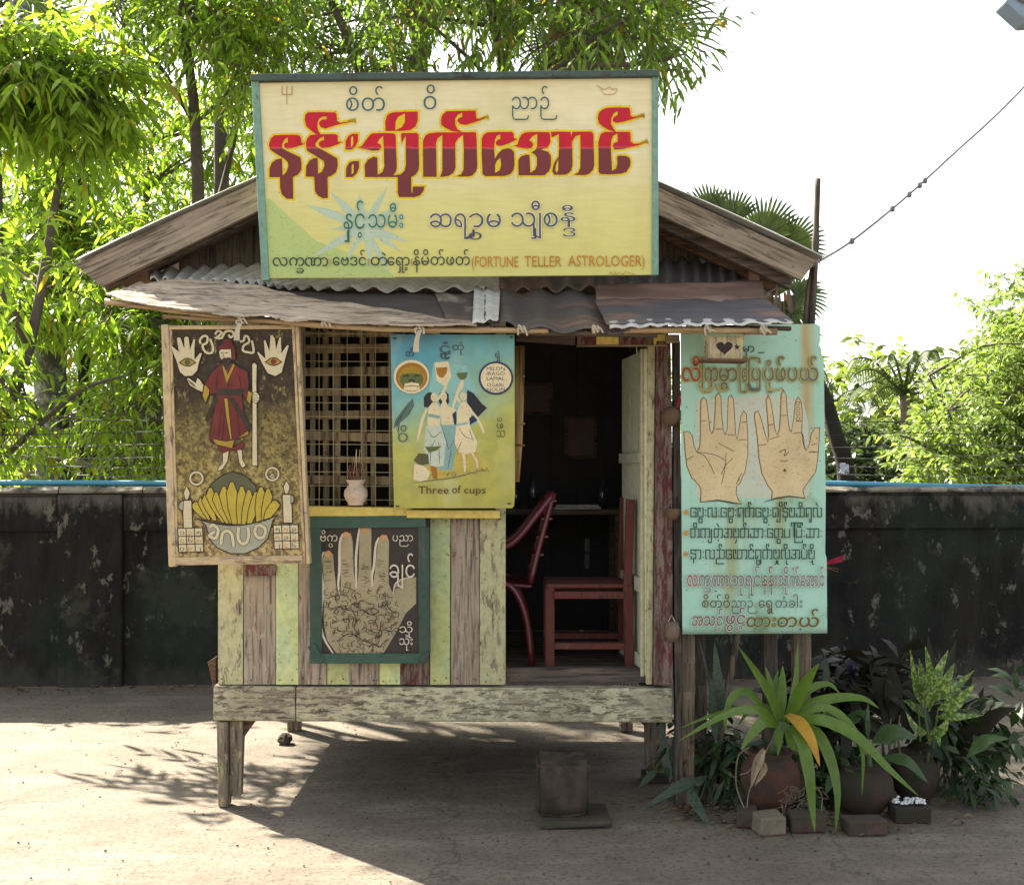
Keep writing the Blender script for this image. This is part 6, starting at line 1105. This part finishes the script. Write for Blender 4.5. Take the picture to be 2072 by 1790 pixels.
def pot(name, label, x, ytop, ybot, wpx, Y, m_=CLAY, group=None):
    s = Y / FD; q = P(x, 0, Y).xy.to_3d(); z0 = P(0, ybot, Y).z; h = (ybot - ytop) * s; r_ = wpx * s / 2; t = thing(name, label, 'flower pot', q + Vector((0, r_, max(0, z0))), group); c = q + Vector((0, r_, max(.0, z0)))
    b = MB(); b.lathe([(0, 0), (r_ * .55, 0), (r_ * .62, .01), (r_ * .86, h * .22), (r_, h * .48), (r_ * .95, h * .7), (r_ * .72, h * .87), (r_ * .68, h * .92), (r_ * .82, h), (r_ * .76, h), (r_ * .62, h * .92), (0, h * .91)], c, 28); b.build('pot_body', m_, t, smooth_=True)
    b = MB(); b.lathe([(0, h * .95), (r_ * .6, h * .93), (r_ * .60, h * .90), (0, h * .90)], c, 18); b.build('soil', SOIL, t); return t, c + Vector((0, 0, h * .93))
def cl(x, y, Y): return P(1309.5 + x * .368, 1276.3 + y * .368, Y)
GY = 5.2
p1, c1 = pot('clay_pot', 'round reddish clay pot holding the big strap leaved lily in front', 1572, 1532, 1652, 124, GY, CLAY)
lil = thing('strap_lily', 'big lily with long arching green strap leaves and one yellowed leaf', 'plant', cl(740, 600, GY + .08))
LV = [([(735, 520, .1), (690, 380, .06), (600, 230, 0), (500, 85, -.05)], 54), ([(740, 480, .12), (742, 300, .14), (745, 190, .15)], 50), ([(770, 480, .1), (815, 280, .14), (828, 60, .18)], 34), ([(765, 500, .1), (860, 300, .02), (945, 175, -.06)], 74), ([(720, 520, .05), (600, 432, -.1), (420, 465, -.22), (170, 605, -.3)], 50), ([(710, 500, .15), (560, 425, .1), (380, 455, .1), (175, 535, .05)], 34), ([(700, 500, .12), (560, 340, .1), (470, 360, .06), (430, 470, .02), (435, 565, 0)], 46),
      ([(715, 520, .0), (640, 500, -.12), (570, 570, -.2), (515, 652, -.22)], 60), ([(722, 520, -.02), (724, 600, -.1), (718, 685, -.14)], 40), ([(770, 520, .0), (840, 590, -.2), (885, 760, -.3), (905, 950, -.32), (922, 1105, -.34)], 66), ([(800, 510, .05), (930, 560, -.1), (1010, 720, -.2), (1045, 900, -.24), (1036, 1106, -.26)], 62), ([(780, 480, .12), (900, 400, .08), (1060, 365, .05), (1190, 372, .02), (1275, 425, 0)], 54), ([(790, 490, .05), (960, 420, -.04), (1090, 490, -.12), (1180, 640, -.18), (1182, 905, -.2)], 44), ([(800, 500, .02), (960, 490, -.12), (1150, 580, -.2), (1320, 750, -.26), (1492, 905, -.3)], 62), ([(780, 470, .16), (880, 330, .16), (990, 290, .16), (1060, 340, .14)], 44), ([(720, 480, .16), (680, 300, .2), (650, 195, .22)], 38), ([(750, 500, .14), (700, 340, .2), (720, 210, .24)], 46), ([(790, 480, .14), (830, 330, .2), (905, 215, .25)], 50), ([(770, 510, -.02), (790, 620, -.12), (830, 660, -.14)], 46), ([(740, 500, .2), (640, 420, .3), (560, 440, .34), (500, 520, .34)], 44), ([(790, 500, .2), (900, 450, .3), (1000, 500, .34), (1060, 600, .34)], 44)]
for pts, wp in LV:
    b = MB(); b.ribbon([cl(x, y, GY + dy) for x, y, dy in pts], wp * .368 * GY / FD, .28, n=16); b.build('leaf', STRAP, lil, smooth_=True)
b = MB(); b.ribbon([cl(x, y, GY + dy) for x, y, dy in ((770, 460, -.02), (840, 510, -.16), (905, 610, -.24), (950, 745, -.27))], 70 * .368 * GY / FD, .3, n=14); b.build('yellow_leaf', STRAPY, lil, smooth_=True)
b = MB(); b.tube([c1 - Vector((0, 0, .03)), cl(745, 500, GY + .07)], [.03, .022], 8); b.build('stem', STEM, lil, smooth_=True)
b = MB()
for pts in ([(560, 640), (500, 690), (490, 850), (545, 1000)], [(680, 610), (640, 680), (560, 770), (510, 790)], [(640, 640), (600, 800), (560, 880), (545, 1010)], [(740, 950), (760, 1040), (830, 1120)], [(900, 830), (960, 900), (960, 1010), (1010, 1120)]): b.tube(smooth([cl(x, y, GY - .03 - .04 * (y > 900)) for x, y in pts], 10), .0035, 5)
for i in range(60):
    x, y = random.uniform(740, 980), random.uniform(840, 1030); b.tube(smooth([cl(x, y, GY - .05), cl(x + random.uniform(-50, 50), y + random.uniform(-20, 50), GY - .06), cl(x + random.uniform(-60, 60), y + random.uniform(10, 70), GY - .05)], 6), .0016, 4)
b.build('root', ROOT, lil)
b = MB()
for pts, w_ in (([(640, 650), (600, 740), (570, 860)], 50), ([(600, 700), (640, 760), (590, 850)], 40)): b.ribbon([cl(x, y, GY - .07) for x, y in pts], w_ * .368 * GY / FD, .5, n=8)
b.build('withered_leaf', DRYL, lil)
p2, c2 = pot('clay_pot', 'dark mossy round pot in the middle behind the long drooping leaves', 1764, 1560, 1662, 128, 5.2, CLAYD); p3, c3 = pot('clay_pot', 'old mossy pot at the right holding the spotted plant', 1868, 1540, 1640, 100, 5.42, CLAYD); p4, c4_ = pot('clay_pot', 'small shaded pot beside the dark rotten post', 1466, 1500, 1590, 86, 5.6, CLAYD)
def plant(name, label, base, leaves, mat, stems, Y, wscale=1, fold=.3):
    t = thing(name, label, 'plant', base)
    for pts in stems:
        b = MB(); b.tube(smooth([cl(*p[:2], Y + p[2]) for p in pts], 8), [.008 - .0006 * i for i in range(9)], 6); b.build('stem', STEM if mat is not DARKL else ROOT, t, smooth_=True)
    for pts, wp in leaves:
        b = MB(); b.ribbon([cl(x, y, Y + dy) for x, y, dy in pts], wp * .368 * Y / FD * wscale, fold, n=12, prof=lambda u: max(.03, min(1, u * 2.4 + .12) * max(0.0, 1 - max(0, u - .35) / .65) ** .8)); b.build('leaf', mat, t, smooth_=True)
    return t
vt = [([(1530, 430, .05), (1480, 300, .02), (1445, 100, 0)], 62), ([(1545, 420, 0), (1510, 250, .06), (1495, 150, .06)], 60), ([(1555, 400, 0), (1555, 240, 0), (1528, 80, 0)], 66), ([(1560, 400, -.05), (1590, 250, -.05), (1655, 105, -.02)], 74), ([(1570, 390, -.06), (1630, 300, -.1), (1690, 175, -.1)], 84), ([(1580, 380, 0), (1680, 320, .02), (1800, 215, .05)], 66), ([(1600, 430, -.05), (1700, 390, -.12), (1805, 285, -.14)], 84), ([(1590, 470, -.05), (1700, 470, -.15), (1850, 462, -.18)], 56), ([(1560, 560, -.05), (1620, 540, -.12), (1660, 470, -.12)], 66), ([(1540, 560, 0), (1480, 540, -.1), (1420, 440, -.08)], 56), ([(1545, 600, -.05), (1590, 570, -.1), (1610, 640, -.14)], 50), ([(1530, 480, .05), (1450, 400, .1), (1400, 380, .1)], 50), ([(1550, 440, -.1), (1560, 350, -.14), (1585, 290, -.14)], 56)]
plant('spotted_dumbcane', 'upright plant with yellow spotted green leaves in the right pot', cl(1540, 700, 5.45), vt, VARI, [[(1540, 720, 0), (1550, 600, 0), (1525, 440, 0), (1550, 330, 0)], [(1560, 720, .05), (1580, 560, .05), (1600, 420, .02)], [(1500, 715, .06), (1500, 560, .06), (1490, 420, .05)]], 5.45)
dk = [([(1330, 560, 0), (1290, 350, .05), (1250, 220, .08), (1225, 155, .1)], 100), ([(1350, 500, 0), (1350, 300, .04), (1330, 150, .06)], 110), ([(1360, 480, .05), (1420, 320, .1), (1460, 270, .12)], 90), ([(1330, 500, .1), (1230, 400, .1), (1100, 300, .1), (1040, 270, .1)], 90), ([(1400, 560, .05), (1440, 420, .1), (1480, 330, .12)], 80), ([(1300, 520, .1), (1180, 480, .1), (1090, 420, .05)], 80), ([(1370, 470, .15), (1380, 260, .2), (1400, 120, .25)], 80), ([(1350, 560, -.05), (1240, 520, -.1), (1180, 460, -.1)], 70)]
plant('burgundy_cordyline', 'dark burgundy leaved plant in the middle behind the mossy pot', cl(1340, 640, 5.55), dk, DARKL, [[(1340, 700, 0), (1330, 600, 0), (1340, 480, 0)], [(1300, 700, .05), (1290, 560, .05), (1270, 470, .05)], [(1390, 700, 0), (1380, 560, 0), (1390, 460, 0)]], 5.55)
dr_ = [([(1600, 640, .1), (1740, 600, -.02), (1900, 470, -.1), (2030, 420, -.15)], 130), ([(1640, 600, .2), (1780, 470, .25), (1850, 310, .3)], 110), ([(1660, 640, .05), (1800, 660, -.1), (1995, 645, -.2)], 100), ([(1650, 620, .1), (1720, 680, -.05), (1820, 750, -.1)], 60), ([(1620, 500, .3), (1740, 330, .4), (1800, 70, .45)], 80), ([(1600, 480, .35), (1640, 250, .4), (1700, 50, .5)], 90), ([(1580, 460, .35), (1560, 200, .4), (1545, 20, .45)], 80), ([(1650, 560, .25), (1780, 420, .3), (1900, 350, .35)], 90)]
plant('dark_cordyline', 'almost black broad leaved plant spreading to the right behind the spotted one', cl(1600, 700, 5.6), dr_, DARKL, [[(1600, 760, 0), (1610, 640, .05), (1620, 520, .2)], [(1660, 800, -.05), (1670, 700, 0), (1650, 620, .05)]], 5.6)
gl = [([(1240, 610, 0), (1360, 560, -.08), (1485, 590, -.14)], 120), ([(1300, 690, 0), (1430, 720, -.12), (1545, 835, -.2)], 74), ([(1760, 690, -.1), (1860, 600, -.14), (1990, 590, -.2)], 80), ([(1215, 600, .05), (1212, 500, .05), (1215, 390, .06)], 34), ([(1040, 560, .1), (1000, 460, .05), (960, 400, .05)], 90), ([(1080, 520, .15), (1160, 460, .1), (1230, 440, .05)], 70)]
plant('broad_green_plant', 'low plant with broad plain green leaves over the middle pot', cl(1230, 700, 5.3), gl, GREENL, [[(1230, 760, 0), (1225, 660, 0), (1240, 610, 0)], [(1215, 760, .02), (1214, 680, .03), (1215, 590, .05)]], 5.3)
sn = [([(400, 560, 0), (390, 300, 0), (370, 60, .02)], 80), ([(390, 560, .05), (345, 300, .05), (280, 20, .08)], 22), ([(380, 620, -.02), (360, 420, -.02), (345, 240, -.02)], 60), ([(975, 330, .2), (985, 220, .2), (975, 130, .2)], 46), ([(300, 820, 0), (220, 830, -.05), (100, 900, -.12), (-30, 980, -.18)], 66), ([(230, 820, -.02), (260, 930, -.12), (310, 1020, -.18), (355, 1090, -.2)], 60), ([(240, 850, 0), (290, 820, 0), (340, 790, .05)], 50), ([(110, 800, .1), (90, 620, .12), (65, 450, .14)], 60), ([(140, 820, .1), (150, 640, .1), (160, 500, .1)], 40)]
plant('snake_plant', 'grey green snake plant leaves under the left corner of the green board', cl(300, 830, 5.35), sn, SNAKE, [], 5.35, fold=.12)
fx = P(1722, 1340, 5.7); b = MB(); b.ribbon([cl(1160, 340, 5.75), cl(1120, 200, 5.78), cl(1080, 75, 5.8)], .05, .3, n=10); PURP = leafmat('purple_leaf', (.05, .035, .09, 1), (.06, .045, .10, 1), .2, tcol=(1, .8, 1.4, 1)); pt_ = thing('purple_leaf_plant', 'single narrow purple leaf standing up against the dark wall', 'plant', cl(1160, 700, 5.75)); b.build('leaf', PURP, pt_, smooth_=True); b = MB(); b.tube([cl(1160, 700, 5.75), cl(1162, 500, 5.75), cl(1160, 340, 5.75)], .006, 6); b.build('stem', STEM, pt_)
# bricks and pebbles at the foot of the pots
BRK = paint('rough_brick', (.085, .055, .042, 1), .4, .95, 14, (.045, .042, .03, 1), .55, bump=.8); BRKP = paint('pale_brick', (.20, .16, .115, 1), .35, .95, 14, (.18, .12, .09, 1), .45, bump=.8)
def brick(name, label, x0, x1, y0, y1, m_, rot=0, cat='brick', d=.12):
    Y = 5.4 * 687 / (y1 - HZ); a, c = P(x0, 0, Y).x, P(x1, 0, Y).x; h = (y1 - y0) * Y / FD; b = MB(); b.box(((a + c) / 2, Y + d / 2, h / 2), (c - a, d, h), Matrix.Rotation(rot, 3, 'Z'), 0, .006); return tag(b.build(name, m_, loc=((a + c) / 2, Y + d / 2, 0), bevel=.009), label, cat)
brick('brick', 'pale worn brick in front of the reddish clay pot', 1534, 1588, 1652, 1689, BRKP, .15); brick('brick', 'dark reddish brick just left of the pale worn one', 1496, 1536, 1640, 1676, BRK, -.2); brick('brick', 'grey broken brick in front of the dark middle pot', 1714, 1796, 1660, 1690, BRK, .05); brick('brick', 'brick half hidden under the long hanging strap leaf', 1602, 1672, 1650, 1684, BRK, .0)
tr = thing('pebble_tray', 'low dark tray heaped with white pebbles in front of the right pot', 'tray', P(1850, 1690, 5.15).xy.to_3d()); Y = 5.16; a, c = P(1812, 0, Y).x, P(1886, 0, Y).x; b = MB(); b.box(((a + c) / 2, Y + .06, .036), (c - a, .12, .072), None, 0, .003); b.build('tray', CLAYD, tr, bevel=.006); PEB = paint('white_pebble', (.62, .64, .64, 1), .15, .5, 20); b = MB()
for i in range(60):
    q = Vector((random.uniform(a + .01, c - .01), Y + random.uniform(.01, .11), .078 + random.uniform(0, .012))); r_ = random.uniform(.005, .010); b.lathe([(0, -r_ * .6), (r_ * .8, -r_ * .4), (r_, 0), (r_ * .7, r_ * .5), (0, r_ * .65)], q, 7)
o = b.build('pebbles', PEB, tr, smooth_=True); o['kind'] = 'stuff'
# leaf litter and grit on the ground
LIT = leafmat('litter_leaf', (.07, .05, .03, 1), (.16, .11, .06, 1), .1, (.30, .22, .10, 1)); b = MB()
def flake(x, y, s):
    a = random.uniform(0, 6.3); d = Vector((math.cos(a), math.sin(a), 0)); n_ = Vector((-d.y, d.x, 0)); c = Vector((x, y, .006)); b.add([c - d * s, c + n_ * s * .3 + Vector((0, 0, s * .4)), c + d * s + Vector((0, 0, s * random.uniform(0, .5))), c - n_ * s * .3], [(0, 1, 2, 3)])
for i in range(420): flake(random.uniform(-4, 4), random.uniform(4.2, 8.4), random.uniform(.004, .013))
for i in range(500): x = random.uniform(-4.2, 4.2); flake(x, WY(x) - abs(random.gauss(.08, .12)), random.uniform(.01, .03))
for i in range(420): q = P(random.gauss(1640, 150), 0, 5.3); flake(q.x, random.gauss(5.25, .14), random.uniform(.008, .03))
for i in range(130): q = P(random.gauss(1400, 50), 0, 5.4); flake(q.x, random.gauss(5.4, .12), random.uniform(.01, .03))
tag(b.build('leaf_litter', LIT), kind='stuff')
b = MB()
for i in range(500):
    x, y = random.uniform(-3.6, 3.6), random.uniform(4.2, 8.3); r_ = random.uniform(.002, .007); b.lathe([(0, -r_ * .3), (r_, 0), (r_ * .6, r_ * .6), (0, r_ * .8)], (x, y, .001), 5)
tag(b.build('grit', CONC), kind='stuff')
# dim clutter on the table and the back wall
GLASS = paint('dark_bottle', (.02, .03, .025, 1), .2, .15, 10, spec=.6, bump=0)
for i, (x, h, lab) in enumerate(((.12, .2, 'tall dark bottle on the table inside, left of the papers'), (.02, .15, 'short dark bottle on the table inside, leftmost'), (.52, .17, 'dark bottle on the table inside, right of the papers'))):
    q = Vector((x, 6.6, 1.366)); b = MB(); b.lathe([(0, 0), (.03, 0), (.031, h * .55), (.012, h * .75), (.012, h), (0, h)], q, 14); tag(b.build('bottle', GLASS, loc=q, smooth_=True), lab, 'bottle')
for i, (x, z, w_, h_, lab) in enumerate(((.12, 2.02, .26, .2, 'small dim framed picture high on the back wall inside'), (.42, 1.78, .2, .26, 'upright dim framed picture on the back wall inside'))):
    pf = thing('wall_picture', lab, 'picture', (x, 7.02, z)); b = MB(); b.box((x, 7.018, z), (w_, .016, h_)); b.build('frame', tbm, pf, bevel=.003); b = MB(); b.box((x, 7.008, z), (w_ - .04, .004, h_ - .04)); b.build('print', POTD, pf)
# undergrowth between the pots
WEED = leafmat('weed_leaf', (.02, .04, .016, 1), (.045, .08, .025, 1), .25, rough=.5)
def weeds(label, x, y, Y, n, r_, L, W, mat, hang=.2, h=.0, name='low_shrub'):
    q = P(x, y, Y); t = thing(name, label, 'plant', q.xy.to_3d()); b = MB(); cls = []
    for i in range(n):
        c = q + Vector((random.gauss(0, r_), random.gauss(0, r_ * .6), random.uniform(-.12, .16) + h)); cls.append((c, .06)); b.tube(smooth([q.xy.to_3d() + Vector((random.gauss(0, .04), random.gauss(0, .03), 0)), q.lerp(c, .5), c], 5), [.006, .005, .004, .003, .003, .002], 4)
    b.build('stem', STEM, t); crown(cls, 5, 6, L, W, .3, mat, t, None, hang=hang, name='foliage', tw=.13)
weeds('dark tangled shrub filling the gap between reddish pot and mossy pot', 1672, 1545, 5.5, 12, .10, .11, .034, WEED)
weeds('dark undergrowth behind the board posts left of the lily', 1452, 1545, 5.5, 9, .07, .10, .03, WEED)
weeds('dull green bushy growth behind the spotted plant', 1900, 1480, 5.75, 14, .13, .14, .045, WEED)
weeds('blackish leafy clump behind the lily and under the green board', 1690, 1420, 5.75, 14, .13, .17, .05, DARKL, .1)
weeds('trailing weed at the right foot of the potted plants', 1960, 1610, 5.5, 7, .09, .08, .026, WEED, .3)
dk2 = [([(1330, 620, .1), (1200, 560, .02), (1080, 560, -.04), (1010, 620, -.06)], 70), ([(1330, 600, .1), (1290, 420, .2), (1160, 250, .25), (1130, 190, .25)], 80), ([(1420, 620, .1), (1500, 480, .12), (1640, 420, .1), (1700, 440, .08)], 70), ([(1420, 640, .05), (1530, 640, -.1), (1600, 700, -.15)], 60), ([(1380, 640, .02), (1330, 700, -.12), (1260, 760, -.16)], 60), ([(1400, 600, .2), (1470, 300, .3), (1480, 200, .3)], 70)]
plant('burgundy_cordyline', 'second dark burgundy plant whose leaves spread low around the middle pots', cl(1370, 700, 5.5), dk2, DARKL, [[(1370, 730, 0), (1360, 640, .05), (1370, 560, .1)]], 5.5)
